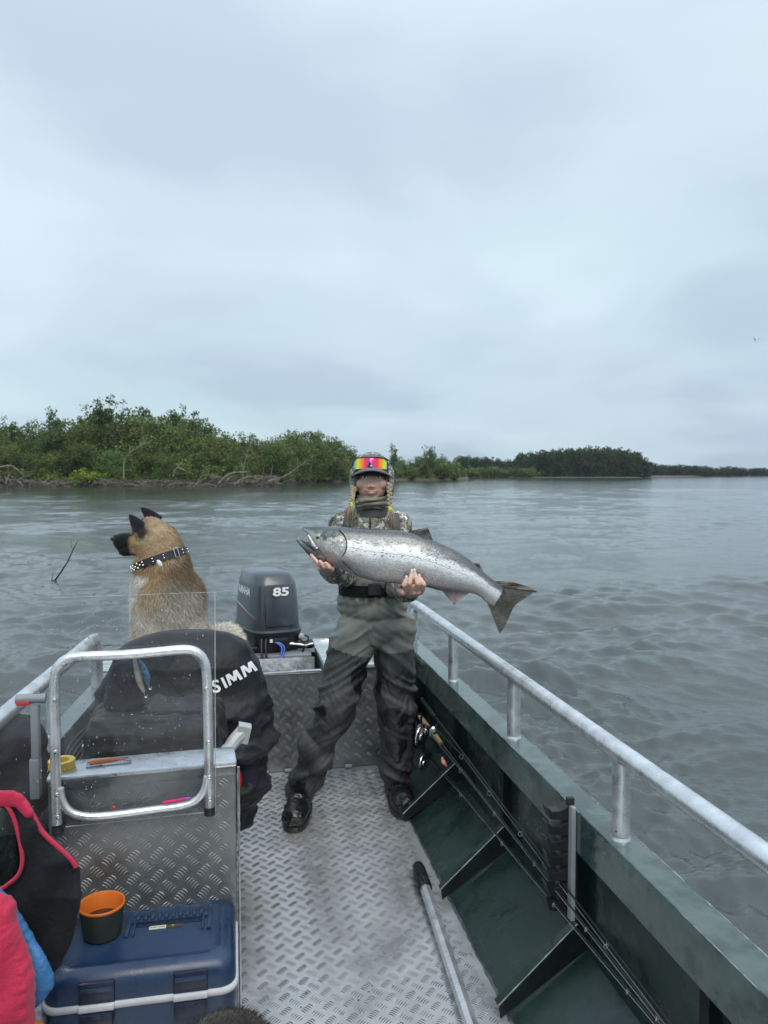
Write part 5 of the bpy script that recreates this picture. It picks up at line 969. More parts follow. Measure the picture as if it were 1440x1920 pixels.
# ================================================================== DOG
fur_m = attr_mat('fur', rough=0.85, sheen=0.2, spec=0.15)
def make_fur(me, n, length, colfn, flow, name, parent, width=.0021, seed=1, keep=None):
    rg = np.random.default_rng(seed); me.calc_loop_triangles(); T = np.empty(len(me.loop_triangles) * 3, int); me.loop_triangles.foreach_get('vertices', T); T = T.reshape(-1, 3); co = verts_np(me); a, b, c = co[T[:, 0]], co[T[:, 1]], co[T[:, 2]]
    cr = np.cross(b - a, c - a); ar = np.linalg.norm(cr, axis=1); nr = cr / np.maximum(ar, 1e-9)[:, None]; i = rg.choice(len(T), n, p=ar / ar.sum()); r1 = np.sqrt(rg.random(n))[:, None]; r2 = rg.random(n)[:, None]
    p = a[i] * (1 - r1) + b[i] * (r1 * (1 - r2)) + c[i] * (r1 * r2); nn = nr[i]
    if keep is not None: k = keep(p); p = p[k]; nn = nn[k]; n = len(p)
    d = nn * .45 + flow(p) + rg.normal(size=(n, 3)) * .22; d -= nn * np.minimum((d * nn).sum(1) - .12, 0)[:, None]; d /= np.linalg.norm(d, axis=1)[:, None]; L_ = (length(p) * rg.uniform(.6, 1.25, n))[:, None]; sd = np.cross(d, nn + rg.normal(size=(n, 3)) * .3); sd /= np.linalg.norm(sd, axis=1)[:, None] + 1e-9
    p = p - nn * .002; mid = p + d * L_ * .55 + nn * L_ * .08; tip = p + d * L_ - np.array([0, 0, 1]) * L_ * .12; w = width; v = np.stack([p - sd * w * .5, p + sd * w * .5, mid + sd * w * .4, mid - sd * w * .4, tip], 1).reshape(-1, 3); q = np.arange(n) * 5
    m2 = D.meshes.new(name); fs = np.concatenate([np.stack([q, q + 1, q + 2, q + 3], 1)]).tolist() + np.stack([q + 3, q + 2, q + 4], 1).tolist(); m2.from_pydata(v.tolist(), [], fs); col = colfn(p) * (1 + rg.normal(size=(n, 1)) * .13); set_pigment(m2, np.clip(np.repeat(col, 5, 0), .002, 1)); m2.materials.append(fur_m); m2.polygons.foreach_set('use_smooth', [True] * len(fs)); o = link(name, m2); kid(o, parent); tag(o, kind='stuff'); return o
def build_dog():
    Yd = 4.08; J = lambda x, y, d=0: P(x, y, Yd + d); dog = thing('dog', 'fawn dog with black muzzle sitting at the stern looking left', 'dog', (J(320, 1230).x, Yd, .53))
    hd = J(285, 998); b = MB()
    b.ell(J(283, 1000), (.093, .092, .088)); b.ell(J(272, 1010), (.075, .072, .068)); cap(b, J(262, 1013, -.01), J(226, 1016, -.03), .058, .042); b.ell(J(217, 1010, -.035), (.020, .022, .020)); cap(b, J(260, 1026, -.01), J(234, 1030, -.03), .044, .036); b.ell(J(300, 1015), (.105, .10, .09)); b.ell(J(258, 1000, -.03), (.035, .04, .034))
    cap(b, J(296, 1018), J(306, 1062, .0), .116, .138); cap(b, J(302, 1062), J(308, 1100), .135, .162); cap(b, J(310, 1100), J(318, 1160, .02), .166, .185); cap(b, J(318, 1160, .02), J(323, 1215, .03), .186, .202); b.ell(J(282, 1105, -.06), (.08, .09, .13)); b.ell(J(283, 1200, -.05), (.085, .14, .10)); b.ell(J(362, 1200, -.02), (.10, .15, .12)); b.ell(J(350, 1125, .02), (.095, .12, .15))
    for s in (0, 1): cap(b, J(268 + s * 18, 1130, -.10 + s * .04), J(265 + s * 18, 1190, -.16), .05, .036); cap(b, J(265 + s * 18, 1190, -.16), J(262 + s * 18, 1238, -.17), .034, .036)
    body = blob(b, 'body', fur_m, .008, 5, lambda co, no: .004 * fbm(co * 18, 2), dog)
    c_head = np.array(J(285, 998)); chest = J(262, 1085)
    def px_of(p):                              # side-on coordinates of the dog (x across, z up), metres from its head
        return p[:, 0] - c_head[0], p[:, 2] - c_head[2]
    tan = np.array([.44, .33, .205]); gold = np.array([.34, .215, .11]); dark = np.array([.055, .042, .034]); blk = np.array([.010, .010, .012]); whi = np.array([.62, .60, .55]); gry = np.array([.44, .40, .345])
    def col(p):
        x, z = px_of(p); n = fbm(p * 9, 2); n2 = fbm(p * 30, 2); c = np.tile(tan, (len(p), 1)); t = np.clip((n + .3) * .8, 0, 1)[:, None]; c = c * (1 - t) + gold * t
        t = (np.clip((-z - .02) / .06, 0, 1) * np.clip((x - .07 + n * .05 + z * .10) / .08, 0, 1) * np.clip((z + .62) / .2, 0, 1))[:, None] * .62; c = c * (1 - t) + dark * t      # dark saddle along the spine side
        t = np.clip((-z - .27 + n * .07) / .12, 0, 1)[:, None] * .9; c = c * (1 - t) + gry * t                                                                                 # greyer lower body: haze of the windscreen pane put into the fur colour
        t = (np.clip((-x + .020 - .22 * np.clip(-z - .20, 0, .3) + n * .03) / .03, 0, 1) * np.clip((-z - .19) / .03, 0, 1))[:, None]; c = c * (1 - t) + whi * t                             # white chest
        t = np.clip((-x - .085 + n2 * .01) / .02, 0, 1)[:, None] * np.clip((z + .14) / .02, 0, 1)[:, None]; c = c * (1 - t) + blk * t                                          # muzzle
        e = np.exp(-(((x + .055) / .045) ** 2 + ((z - .035) / .035) ** 2))[:, None] * 1.3; e = np.clip(e + 1.2 * np.exp(-(((x + .045) / .05) ** 2 + ((z - .0) / .03) ** 2))[:, None] * (n2 > -.1)[:, None], 0, .93); c = c * (1 - e) + blk * e
        return c
    co = verts_np(body.data); set_pigment(body.data, col(co) * .8)
    def flow(p): x, z = px_of(p); d = np.zeros((len(p), 3)); d[:, 2] = -.8; d[:, 0] = np.where(z > -.12, .5, .15 * np.sign(x)); d[:, 1] = .1; return d
    def ln(p): x, z = px_of(p); return np.where((x < -.07) & (z > -.14), .008, np.where(z > -.10, .018, .034))
    make_fur(body.data, 85000, ln, col, flow, 'fur', dog, keep=lambda p: p[:, 1] < 4.22)
    # ears: thick pricked cones, cupped
    for (bx, by, tx, ty, d, w, l) in ((268, 1003, 242, 965, -.055, .056, 'near'), (293, 980, 264, 952, .05, .048, 'far')):
        m = MB(); base = J(bx, by, d); tip = J(tx, ty, d); ax = (tip - base); rows = []
        for i in range(9):
            t = i / 8; r = w * (1 - t) ** .75 + .003; c = base + ax * t + Vector((0, 0, .006 * math.sin(t * 3))); u = Vector((.75, -.2, .65)).normalized(); v = Vector((0, 1, 0)); rows.append([c + u * (r * math.cos(a)) + v * (r * .42 * math.sin(a)) for a in np.linspace(0, 2 * math.pi, 16, endpoint=False)])
        m.add([p for r_ in rows for p in r_], [(i * 16 + k, i * 16 + (k + 1) % 16, (i + 1) * 16 + (k + 1) % 16, (i + 1) * 16 + k) for i in range(8) for k in range(16)] + [tuple(128 + k for k in range(16))]); eo = m.build('ear', fur_m, autos=180); set_pigment(eo.data, np.tile(np.array([.014, .013, .014]), (len(eo.data.vertices), 1))); kid(eo, dog)
    m = MB(); m.ell(J(213, 1010, -.04), (.016, .02, .013)); kid(m.build('nose', M_['rubber']), dog)
    m = MB(); m.ell(J(243, 1003, -.085), (.009, .006, .007)); kid(m.build('eye', M_['rubber']), dog)
    # collar
    bv = BVHTree.FromObject(body, bpy.context.evaluated_depsgraph_get()); c = J(301, 1050); n_ = Vector((-.36, .1, 1)).normalized(); e1 = n_.orthogonal().normalized(); e2 = n_.cross(e1); rr = []; K = 48
    for k in range(K):
        a = 2 * math.pi * k / K; d = e1 * math.cos(a) + e2 * math.sin(a); h = bv.ray_cast(c + d * .4, -d); rr.append((h[0] - c).length if h[0] else .13)
    rr = np.convolve(rr * 3, np.ones(9) / 9, 'same')[K:2 * K]; m = MB(); rows = []
    for dz, of in ((-.019, .004), (-.019, .018), (.019, .018), (.019, .004)): rows.append([c + n_ * dz + (e1 * math.cos(2 * math.pi * k / K) + e2 * math.sin(2 * math.pi * k / K)) * (rr[k] + of) for k in range(K)])
    m.add([p for r_ in rows for p in r_], [((i % 4) * K + k, (i % 4) * K + (k + 1) % K, ((i + 1) % 4) * K + (k + 1) % K, ((i + 1) % 4) * K + k) for i in range(4) for k in range(K)]); cl = m.build('collar', M_['black'], autos=50); kid(cl, dog)
    m = MB()
    for k in range(0, K):
        for dz in ((-.011, .011) if k % 2 else (0,)) if (e1 * math.cos(2 * math.pi * (k + .5) / K) + e2 * math.sin(2 * math.pi * (k + .5) / K)).x < -.45 else ((-.008, .008) if k % 3 == 0 else ()):
            a = 2 * math.pi * (k + .5) / K; d = e1 * math.cos(a) + e2 * math.sin(a); q = c + n_ * dz + d * (rr[k] + .018)
            if q.y < c.y + .02: m.ell(q, .0042 if q.x > c.x - .03 else .0055, None, 7, 5)
    kid(m.build('studs', M_['steel']), dog)
    a_ = [k for k in range(K)]; dmax = max(range(K), key=lambda k: (e1 * math.cos(2 * math.pi * k / K) + e2 * math.sin(2 * math.pi * k / K)).dot(Vector((.75, -.66, 0)))); d = e1 * math.cos(2 * math.pi * dmax / K) + e2 * math.sin(2 * math.pi * dmax / K); q = c + d * (rr[dmax] + .022); sdv = n_.cross(d).normalized()
    m = MB(); m.tube([q + n_ * .024 + sdv * .012, q - n_ * .024 + sdv * .012, q - n_ * .024 - sdv * .012, q + n_ * .024 - sdv * .012, q + n_ * .024 + sdv * .012], .003, 6); kid(m.build('buckle', M_['steel']), dog)
    m = MB(); m.ell(J(299, 1056, -.20), (.011, .004, .020), Matrix.Rotation(-.6, 3, 'Y')); kid(m.build('name_tag', M_['white']), dog)
    # tail: white fluff beside the motor
    t = MB(); t.tube([J(385, 1222, .05), J(405, 1205, .05), J(425, 1196, .04), J(440, 1215, .02)], [.05, .062, .06, .035], 14, smooth=4); to = blob(t, 'tail', fur_m, .01, 3, None, dog); set_pigment(to.data, np.tile(np.array([.60, .58, .50]), (len(to.data.vertices), 1)))
    make_fur(to.data, 9000, lambda p: np.full(len(p), .045), lambda p: np.tile(np.array([.80, .78, .70]), (len(p), 1)), lambda p: np.tile(np.array([.45, 0, .1]), (len(p), 1)), 'tail_fur', dog, seed=5)
    return dog
build_dog()
# ================================================================== JACKET ON THE SEAT, BAGS
def build_jacket():
    rows_px = [(1184, 300, 392), (1190, 272, 425), (1200, 250, 446), (1215, 232, 465), (1245, 214, 484), (1290, 206, 497), (1335, 200, 501), (1385, 198, 500), (1420, 215, 495), (1450, 330, 489), (1490, 385, 477), (1530, 405, 460), (1562, 418, 443)]
    Yj = 2.98; ys = np.linspace(1184, 1562, 130); n = 128; R_ = np.array(rows_px); vs = []
    for y in ys:
        l, r = np.interp(y, R_[:, 0], R_[:, 1]), np.interp(y, R_[:, 0], R_[:, 2]); a, b = P(l, y, Yj), P(r, y, Yj); c = a.lerp(b, .5); hw = (b.x - a.x) / 2; th = .135 * min(1, ((y - 1180) / 60) ** .5) * (1 if y < 1400 else max(.35, 1 - (y - 1400) / 160))
        for k in range(n):
            t = 2 * math.pi * k / n; cx, sy = math.cos(t), math.sin(t); e = .78; vs.append((c.x + hw * math.copysign(abs(cx) ** e, cx), Yj + th * math.copysign(abs(sy) ** e, sy) + .02 * cx, c.z))
    V = np.array(vs); ctr = V.reshape(len(ys), n, 3).mean(1).repeat(n, 0); d = V - ctr; d[:, 2] = 0; d /= np.linalg.norm(d, axis=1)[:, None] + 1e-9
    x, z = V[:, 0], V[:, 2]; low = np.clip((.78 - z) / .15, 0, 1)
    f = .026 * ridged(np.c_[x * 3.0 - z * 5.5, V[:, 1] * 4, z * 3.2 + x * 2.2], 2) * (.25 + 1.3 * low) + 0.015 * ridged(np.c_[x * 7 + z * 6, V[:, 1] * 6, z * 9 - x * 5], 2) * (.3 + low) + .004 * fbm(V * 14, 2)
    flat = np.exp(-(((x - P(440, 1270, Yj).x) / .10) ** 2 + ((z - P(440, 1270, Yj).z) / .07) ** 2)); f *= (1 - .85 * flat); V = V + d * f[:, None]
    m = MB(); N_ = len(ys); m.add(V.tolist(), [(i * n + k, i * n + (k + 1) % n, (i + 1) * n + (k + 1) % n, (i + 1) * n + k) for i in range(N_ - 1) for k in range(n)] + [tuple(range(n))[::-1], tuple((N_ - 1) * n + k for k in range(n))])
    e = thing('rain_jacket', 'black rain jacket with white lettering draped over the helm seat', 'jacket', P(400, 1300, Yj)); s = m.build('shell', M_['cloth'], autos=180); kid(s, e)
    bv = BVHTree.FromObject(s, bpy.context.evaluated_depsgraph_get())
    def on(x, y, off): o = Vector((0, 0, H)); d = ray(x, y).normalized(); h = bv.ray_cast(o, d); return (h[0] - d * off) if h[0] else None
    # lettering: each glyph laid on the cloth along a rising line
    pr = MB()
    def M_strokes(w, h, t): return [[(-w, -h), (-w + t * .8, -h), (-w * .82 + t * .9, h), (-w * .82, h)], [(w - t, -h), (w, -h), (w * .82, h), (w * .82 - t * 1.1, h)], [(-w * .82, h), (-w * .82 + t * 1.25, h), (t * .45, -h * .55), (-t * .45, -h * .75)], [(w * .82 - t * 1.25, h), (w * .82, h), (t * .45, -h * .75), (-t * .45, -h * .55)]]
    def put(polys, cx, cy, ang, lift=0):
        a = math.radians(ang)
        for n_, pl in enumerate(polys):
            K = 5; out = []
            for i in range(K + 1):
                for k in range(3):
                    u, v = k / 2, i / K; b0 = (pl[0][0] * (1 - u) + pl[1][0] * u, pl[0][1] * (1 - u) + pl[1][1] * u); b1 = (pl[3][0] * (1 - u) + pl[2][0] * u, pl[3][1] * (1 - u) + pl[2][1] * u); x, y = b0[0] * (1 - v) + b1[0] * v, b0[1] * (1 - v) + b1[1] * v
                    px = cx + x * math.cos(a) + y * math.sin(a); py = cy + x * math.sin(a) - y * math.cos(a); out.append(on(px, py, .0030 + .0003 * n_) or P(px, py, Yj - .02))
            pr.add(out, [(i * 3 + k, i * 3 + k + 1, i * 3 + k + 4, i * 3 + k + 3) for i in range(K) for k in range(2)])
    put(M_strokes(14.5, 10.5, 6.2), 438, 1270, -28); put(M_strokes(14.5, 10.5, 6.2), 466, 1254, -30); put([[(-2.6, -10.5), (2.9, -10.5), (2.2, 10.5), (-3.2, 10.5)]], 420.5, 1280, -24)
    t = text_mesh('S', 33, .7, 1.12, .0, sub=2); co = verts_np(t); a = math.radians(-14); pr.add([on(405 + q[0] * math.cos(a) + q[1] * math.sin(a), 1288 + q[0] * math.sin(a) - q[1] * math.cos(a), .0035) or P(405, 1288, Yj) for q in co], [tuple(p.vertices) for p in t.polygons])
    kid(pr.build('lettering', M_['white'], autos=180), e)
    pr = MB(); o1 = [on(x, y, .002) for x, y in ((244, 1200), (262, 1197), (300, 1192), (350, 1196))]
    m = MB(); pts = [on(x, y, .0) or P(x, y, Yj) for x, y in ((300, 1205), (325, 1230), (312, 1260), (330, 1290), (360, 1320), (385, 1345))]; m.tube(pts, .0022, 6, smooth=4); kid(m.build('seam', M_['cloth2']), e)
    # dark lining that shows below
    m = MB(); m.ell(P(462, 1450, 2.93), (.045, .05, .13)); m.ell(P(452, 1500, 2.92), (.03, .04, .1)); kid(m.build('lining', mat('navy_lining', (.012, .014, .03), rough=.8)), e)
    m = MB(); m.ell(P(448, 1462, 2.88), (.012, .012, .04)); kid(m.build('zip_garage', M_['red']), e)
build_jacket()
def fold(s, f=6): return lambda co, no: s * ridged(co * [f, f, f * 1.6], 2) + s * .4 * fbm(co * f * 3, 2)
m = MB(); a = toW((-0.26, 2.60, 0.60)); Rb = Matrix.Rotation(YAW, 3, 'Z'); m.box(a, (.40, .30, .28), Rb); m.box(a + Vector((0, 0, .10)), (.36, .22, .12), Rb)
o = blob(m, 'duffel_bag', M_['cloth'], .008, 14, fold(.017, 6)); tag(o, 'black duffel bag behind the windscreen with a small pale tag', 'bag')
m = MB(); q = P(247, 1349, 2.40); m.box(q, (.020, .003, .030), Matrix.Rotation(.55, 3, 'Y')); kid(m.build('paper_tag', M_['seam']), o)
for pts in ([(175, 1350), (230, 1362), (290, 1366), (345, 1352)], [(215, 1343), (290, 1338), (375, 1337)]):
    m = MB(); m.tube([P(x, y, 2.43) for x, y in pts], .009, 8, smooth=5); kid(m.build('strap', M_['cloth2']), o)
m = MB(); q = P(234, 1352, 2.50); m.tube([q + Vector((0, 0, h_)) for h_ in (0, .02, .03, .05, .12, .165, .185, .195)], [.078, .076, .062, .060, .056, .048, .036, .02], 24)
o = blob(m, 'soft_sack', M_['cloth2'], .006, 4, fold(.005, 10)); tag(o, 'tall black soft sack standing left of the jacket', 'bag')
m = MB(); m.tube([P(268, 1328, 2.55), P(303, 1324, 2.55)], .0155, 14); o = m.build('black_roll', M_['cloth2']); tag(o, 'short black rolled cloth lying beside the tall sack', 'roll')
m = MB(); pts_ = [(0, 1400, .16), (25, 1440, .13), (45, 1470, .12), (-10, 1480, .16), (15, 1500, .15)]
for x, y, r in pts_: q = P(x, y, 2.28); m.ell(q, (r * .8, r, r * .55))
o = blob(m, 'tarpaulin', M_['cloth2'], .008, 8, fold(.014, 6)); tag(o, 'crumpled black tarpaulin bundle over the left gunwale', 'tarpaulin')
# things on the console ledge and windscreen
q = toW(CP(116, 1446, .06)); q.z = CH + .0215
m = MB(); m.lathe((0, 0, 0), [(.020, 0), (.034, 0), (.034, .020), (.020, .020), (.020, 0)], 32); o = m.build('tape_roll', M_['yellow']); o.location = q; tag(o, 'roll of yellow tape on the left end of the console', 'tape')
q = toW(CP(205, 1448, .055)); q.z = CH + .022; lu = thing('packaged_lure', 'orange soft lure in a clear packet on the console ledge', 'lure', q, YAW + math.radians(6))
m = MB(); m.box((.0, 0, .0015), (.115, .035, .003)); m.build('packet', acr, parent=lu, bevel=.0005)
m = MB(); m.tube([(-.05, -.002, .007), (-.02, .0, .008), (.01, .002, .008), (.045, .004, .007)], [.006, .007, .005, .002], 10, smooth=3); m.build('lure_body', M_['orange'], parent=lu)
m = MB(); m.tube([(-.055, .006, .006), (.0, .009, .008), (.05, .010, .007)], [.002, .003, .002], 8); m.build('lure_back', M_['black'], parent=lu)
pk = mat('hot_pink_lure', (.85, .03, .22), rough=.35); pu = mat('purple_bead', (.20, .08, .45), rough=.3)
a, b_ = toW(CP(305, 1505, fd - .012)), toW(CP(347, 1498, fd - .012)); o = MB()
pts = [a.lerp(b_, t) for t in np.linspace(0, 1, 29)]; o.tube(pts, [.0042 if k % 2 else .0028 for k in range(29)], 10); o = o.build('spiral_lure', pk); tag(o, 'small ribbed hot pink lure clipped to the lower windscreen tube', 'lure')
m = MB(); m.tube([b_, b_ + (b_ - a) * .28], [.0045, .003], 8); kid(m.build('bead', pu), o)
a = toW(CP(213, 1514, fd - .004)); m = MB(); m.ell(a, (.006, .004, .004)); tag(m.build('red_bead', M_['red']), 'tiny red bead on the windscreen left of the pink lure', 'bead')
lp = mat('pale_pink_lure', (.62, .42, .40), (.75, .66, .60), 40, .3); lb = mat('blue_scale_lure', (.03, .16, .42), (.25, .42, .58), 110, .3)
for pts, rs, mt, lab in (([(252, 1237), (258, 1260), (263, 1282), (270, 1298)], [.004, .0085, .008, .003], lp, 'pale pink fish shaped lure hanging from the windscreen frame'), ([(263, 1240), (270, 1256), (275, 1270), (278, 1283)], [.004, .009, .009, .004], lb, 'blue speckled fish shaped lure hanging from the windscreen frame')):
    P3 = [toW(CP(x, y, .02)) for x, y in pts]; e = thing('hanging_lure', lab, 'lure', P3[0]); m = MB(); m.tube(P3, rs, 12, smooth=4); kid(m.build('lure_body', mt), e)
    m = MB(); d = P3[-1]; m.tube([d, d + Vector((.002, 0, -.012)), d + Vector((.007, 0, -.014)), d + Vector((.009, 0, -.006))], .0009, 5); m.tube([P3[1], P3[1] + Vector((-.008, 0, -.014)), P3[1] + Vector((-.003, 0, -.02))], .0009, 5); t0 = toW(CP(250, 1222, fd)); m.tube([P3[0], t0], .0009, 5); kid(m.build('treble_hook', M_['steel']), e)
# ================================================================== COOLER, CUP
def build_cooler():
    q = G(445, 1800, .352); fr = G(447, 1812, .352); e = thing('cooler', 'navy blue cooler box with pale gasket and two front latches', 'cooler', (0, 0, 0), YAW)
    # footprint in boat-local
    c1 = B(447, 1822, 'z', .34); c0 = B(92, 1862, 'z', .34); yb = B(430, 1690, 'z', .378).y; x1 = c1.x; x0 = x1 - .455; y0 = c1.y; y1 = y0 + .315; cx, cy = (x0 + x1) / 2, (y0 + y1) / 2
    def rr(w, d, z, r=.04, n=6):
        out = []
        for sx, sy, a0 in ((1, 1, 0), (-1, 1, 90), (-1, -1, 180), (1, -1, 270)):
            for k in range(n + 1): a = math.radians(a0 + 90 * k / n); out.append((cx + sx * (w / 2 - r) + r * math.cos(a), cy + sy * (d / 2 - r) + r * math.sin(a), z))
        return out
    def loft(rows, name, mt, par=e, cap_=True):
        s = len(rows[0]); m = MB(); fs = [(i * s + k, i * s + (k + 1) % s, (i + 1) * s + (k + 1) % s, (i + 1) * s + k) for i in range(len(rows) - 1) for k in range(s)]
        if cap_: fs += [tuple(range(s))[::-1], tuple((len(rows) - 1) * s + k for k in range(s))]
        m.add([p for r_ in rows for p in r_], fs); return m.build(name, mt, parent=par, autos=50)
    w, d = x1 - x0, y1 - y0
    loft([rr(w - .06, d - .05, .002), rr(w - .03, d - .03, .02), rr(w - .012, d - .012, .26), rr(w - .012, d - .012, .286)], 'tub', M_['cooler'])
    loft([rr(w - .004, d - .004, .286), rr(w, d, .290), rr(w, d, .298), rr(w - .004, d - .004, .302)], 'gasket', M_['seam'])
    lid = loft([rr(w - .012, d - .012, .302), rr(w - .012, d - .012, .332), rr(w - .020, d - .020, .350), rr(w - .040, d - .040, .364), rr(w - .072, d - .072, .371), rr(w - .082, d - .082, .372), rr(w - .090, d - .090, .3695, .03), rr(w - .13, d - .12, .3695, .02)], 'lid', M_['cooler'])
    # handle recess: raised frame with ribbed grip
    hx, hy = cx + .052, cy + .022; hm = MB(); 
    for k in range(10): hm.box((hx - .080 + k * .0178, hy + .036, .3765), (.010, .028, .010))
    hm.box((hx, hy + .0365, .372), (.20, .030, .006)); o = hm.build('handle', M_['cooler'], parent=e, bevel=.0016)
    for s in (-1, 1):
        m = MB(); m.box((hx + s * .102, hy + .006, .3735), (.010, .088, .006)); m.box((hx + s * .086, hy + .006, .3735), (.005, .088, .006)); m.build('handle_bracket', M_['cooler'], parent=e, bevel=.001)
    m = MB(); m.box((hx, hy + .012, .3702), (.165, .018, .0015)); m.box((hx, hy + .056, .3702), (.21, .004, .0015)); m.build('handle_recess', M_['coolerdark'], parent=e, smooth=False)
    m = MB(); m.box((hx - .028, hy - .006, .3706), (.042, .014, .001)); st = m.build('sticker', mat('sticker', (.60, .64, .50), rough=.6), parent=e, smooth=False)
    m = MB(); m.box((hx + .016, hy - .006, .3706), (.040, .014, .001)); m.build('sticker', mat('dark_sticker', (.05, .055, .05), rough=.6), parent=e, smooth=False)
    t = text_mesh('MADE IN JAPAN', .0052, .0002); o = link('sticker_print', t, e); t.materials.append(M_['black']); o.location = (hx - .028, hy - .006, .3714)
    t = text_mesh('ψ' if False else 'Y', .011, .0003); o = link('sticker_print', t, e); t.materials.append(M_['yellow']); o.location = (hx + .010, hy - .006, .3714)
    # latches
    for lxp in (cx - .098, cx + .115):
        m = MB(); m.box((lxp, y0 + .0055, .325), (.080, .012, .058)); la = m.build('latch', M_['coolerdark'], parent=e, bevel=.004)
        m = MB(); m.box((lxp, y0 - .004, .297), (.080, .012, .015)); m.build('latch_bar', M_['seam'], parent=e, bevel=.003)
        m = MB(); m.box((lxp, y0 - .008, .268), (.074, .014, .040)); m.box((lxp, y0 - .013, .284), (.030, .014, .010)); m.build('latch_clip', M_['coolerdark'], parent=e, bevel=.003)
        m = MB(); m.box((lxp, y0 - .0020, .338), (.072, .004, .010)); m.build('latch_lip', M_['cooler'], parent=e, bevel=.0015)
    # cup
    k = B(192, 1752, 'z', .371); wc = toW((k.x, k.y, .3702)); cup = thing('cup', 'dark green camping cup with orange inside standing on the cooler', 'cup', wc)
    gm = mat('dark_green_cup', (.018, .026, .022), (.026, .036, .030), 20, .55); R0 = .0465; R1 = .0555; Hc = .084
    m = MB(); m.lathe((0, 0, 0), [(.0005, .001), (R0 - .006, .001), (R0 - .001, .004), (R0 + .001, .012), (R1 - .001, Hc - .004), (R1 - .002, Hc - .003)], 40); m.build('cup_body', gm, parent=cup)
    m = MB(); m.lathe((0, 0, 0), [(R1 + .0005, Hc - .006), (R1 + .0015, Hc - .002), (R1, Hc + .0012), (R1 - .003, Hc), (R1 - .006, Hc - .010), (R0 - .002, .008), (.0005, .007)], 40); m.build('cup_liner', M_['orange'], parent=cup)
    m = MB(); m.lathe((0, 0, 0), [(.0003, .042), (R0 + .0005, .042)], 40); m.build('tea', mat('tea', (.045, .015, .006), rough=.05), parent=cup)
    cup.rotation_euler = (0, 0, 0)
build_cooler()
# ================================================================== LIFE VEST
def build_vest():
    v = thing('life_vest', 'pink and black life vest with a blue side panel at the left edge', 'life vest', P(20, 1900, 1.5)); Y0 = 1.52
    def sheet(poly, Y, bulge, th, name, mt, tilt=0.0, inflate=.012):
        """padded panel: outline at its real distance, filled with overlapping pads and skinned"""
        pp = catmull([Vector((*p, 0)) for p in poly + [poly[0]]], [0] * (len(poly) + 1), 4)[0][:-1]; m = MB(); st = 5.0; sc = Y / F
        def inside(x, y):
            c = False; k = len(pp) - 1
            for i in range(len(pp)):
                if (pp[i].y > y) != (pp[k].y > y) and x < (pp[k].x - pp[i].x) * (y - pp[i].y) / (pp[k].y - pp[i].y) + pp[i].x: c = not c
                k = i
            return c
        x0, x1, y0, y1 = min(p.x for p in pp), max(p.x for p in pp), min(p.y for p in pp), max(p.y for p in pp); y = y0
        while y < y1:
            x = x0
            while x < x1:
                if inside(x, y):
                    dd = min((p.x - x) ** 2 + (p.y - y) ** 2 for p in pp) ** .5; h = th * .5 + inflate * (1 - math.exp(-dd / 16)); m.ell(P(x, y, Y + bulge * math.sin(x * .07 + y * .045)), (6.5 * sc, h, 6.5 * sc), None, 10, 6)
                x += st
            y += st
        return blob(m, name, mt, .0026, 22, lambda co, no: .0030 * ridged(co * [9, 9, 13], 1), v)
    sheet([(-70, 1500), (0, 1492), (40, 1500), (72, 1548), (112, 1592), (141, 1622), (148, 1650), (146, 1705), (128, 1772), (97, 1822), (60, 1800), (20, 1720), (-20, 1690), (8, 1664), (34, 1642), (43, 1608), (36, 1570), (24, 1532), (4, 1508), (-70, 1515)], Y0 + .06, .006, .02, 'lining', M_['cloth2'], inflate=.010)
    sheet([(-80, 1640), (0, 1672), (30, 1715), (70, 1778), (98, 1832), (92, 1858), (66, 1888), (50, 1884), (-80, 1900)], Y0, .004, .02, 'side_panel', M_['blue'], inflate=.012)
    sheet([(-200, 1660), (0, 1688), (22, 1735), (45, 1790), (55, 1850), (57, 1960), (40, 2050), (-200, 2060)], Y0 - .05, .004, .03, 'front_panel', M_['pink'], inflate=.03)
    for nm, pts, Y, r in (('binding', [(-90, 1488), (0, 1488), (26, 1489), (44, 1500), (60, 1526), (80, 1560), (110, 1589), (134, 1612), (143, 1626)], Y0 + .052, .0050), ('binding', [(-90, 1512), (0, 1508), (12, 1511), (24, 1530), (35, 1565), (41, 1600), (41, 1622), (33, 1642), (15, 1658), (0, 1667), (-60, 1690)], Y0 + .045, .0042), ('binding', [(0, 1686), (24, 1735), (46, 1790), (56, 1850), (58, 1960)], Y0 - .05, .004)):
        m = MB(); m.tube([P(x, y, Y) for x, y in pts], r, 10, smooth=5); kid(m.build(nm, M_['pink']), v)
    sheet([(-60, 1484), (0, 1482), (24, 1484), (42, 1498), (58, 1524), (50, 1528), (32, 1512), (0, 1507), (-60, 1508)], Y0 + .045, .002, .008, 'shoulder_band', M_['pink'], inflate=.004)
build_vest()
m = MB(); m.ell(P(58, 1935, 1.62), (.030, .03, .022)); m.ell(P(35, 1950, 1.62), (.04, .03, .025)); o = blob(m, 'orange_bundle', M_['orange'], .006, 6, fold(.006, 14)); tag(o, 'orange cloth bundle low at the left beneath the life vest', 'cloth')
# dark furry back at the bottom edge
m = MB(); m.ell(P(418, 2000, 1.38), (.100, .13, .065)); m.ell(P(440, 2080, 1.38), (.12, .14, .12)); fb = thing('furry_animal_back', 'dark brown furry back at the bottom edge in front of the cooler', 'fur', P(430, 2100, 1.4)); o = blob(m, 'back', fur_m, .008, 5, None, fb); set_pigment(o.data, np.tile(np.array([.020, .016, .014]), (len(o.data.vertices), 1)))
make_fur(o.data, 16000, lambda p: np.full(len(p), .016), lambda p: np.tile(np.array([.026, .021, .018]), (len(p), 1)), lambda p: np.tile(np.array([.5, -.1, .0]), (len(p), 1)), 'fur', fb, width=.0012, seed=9)
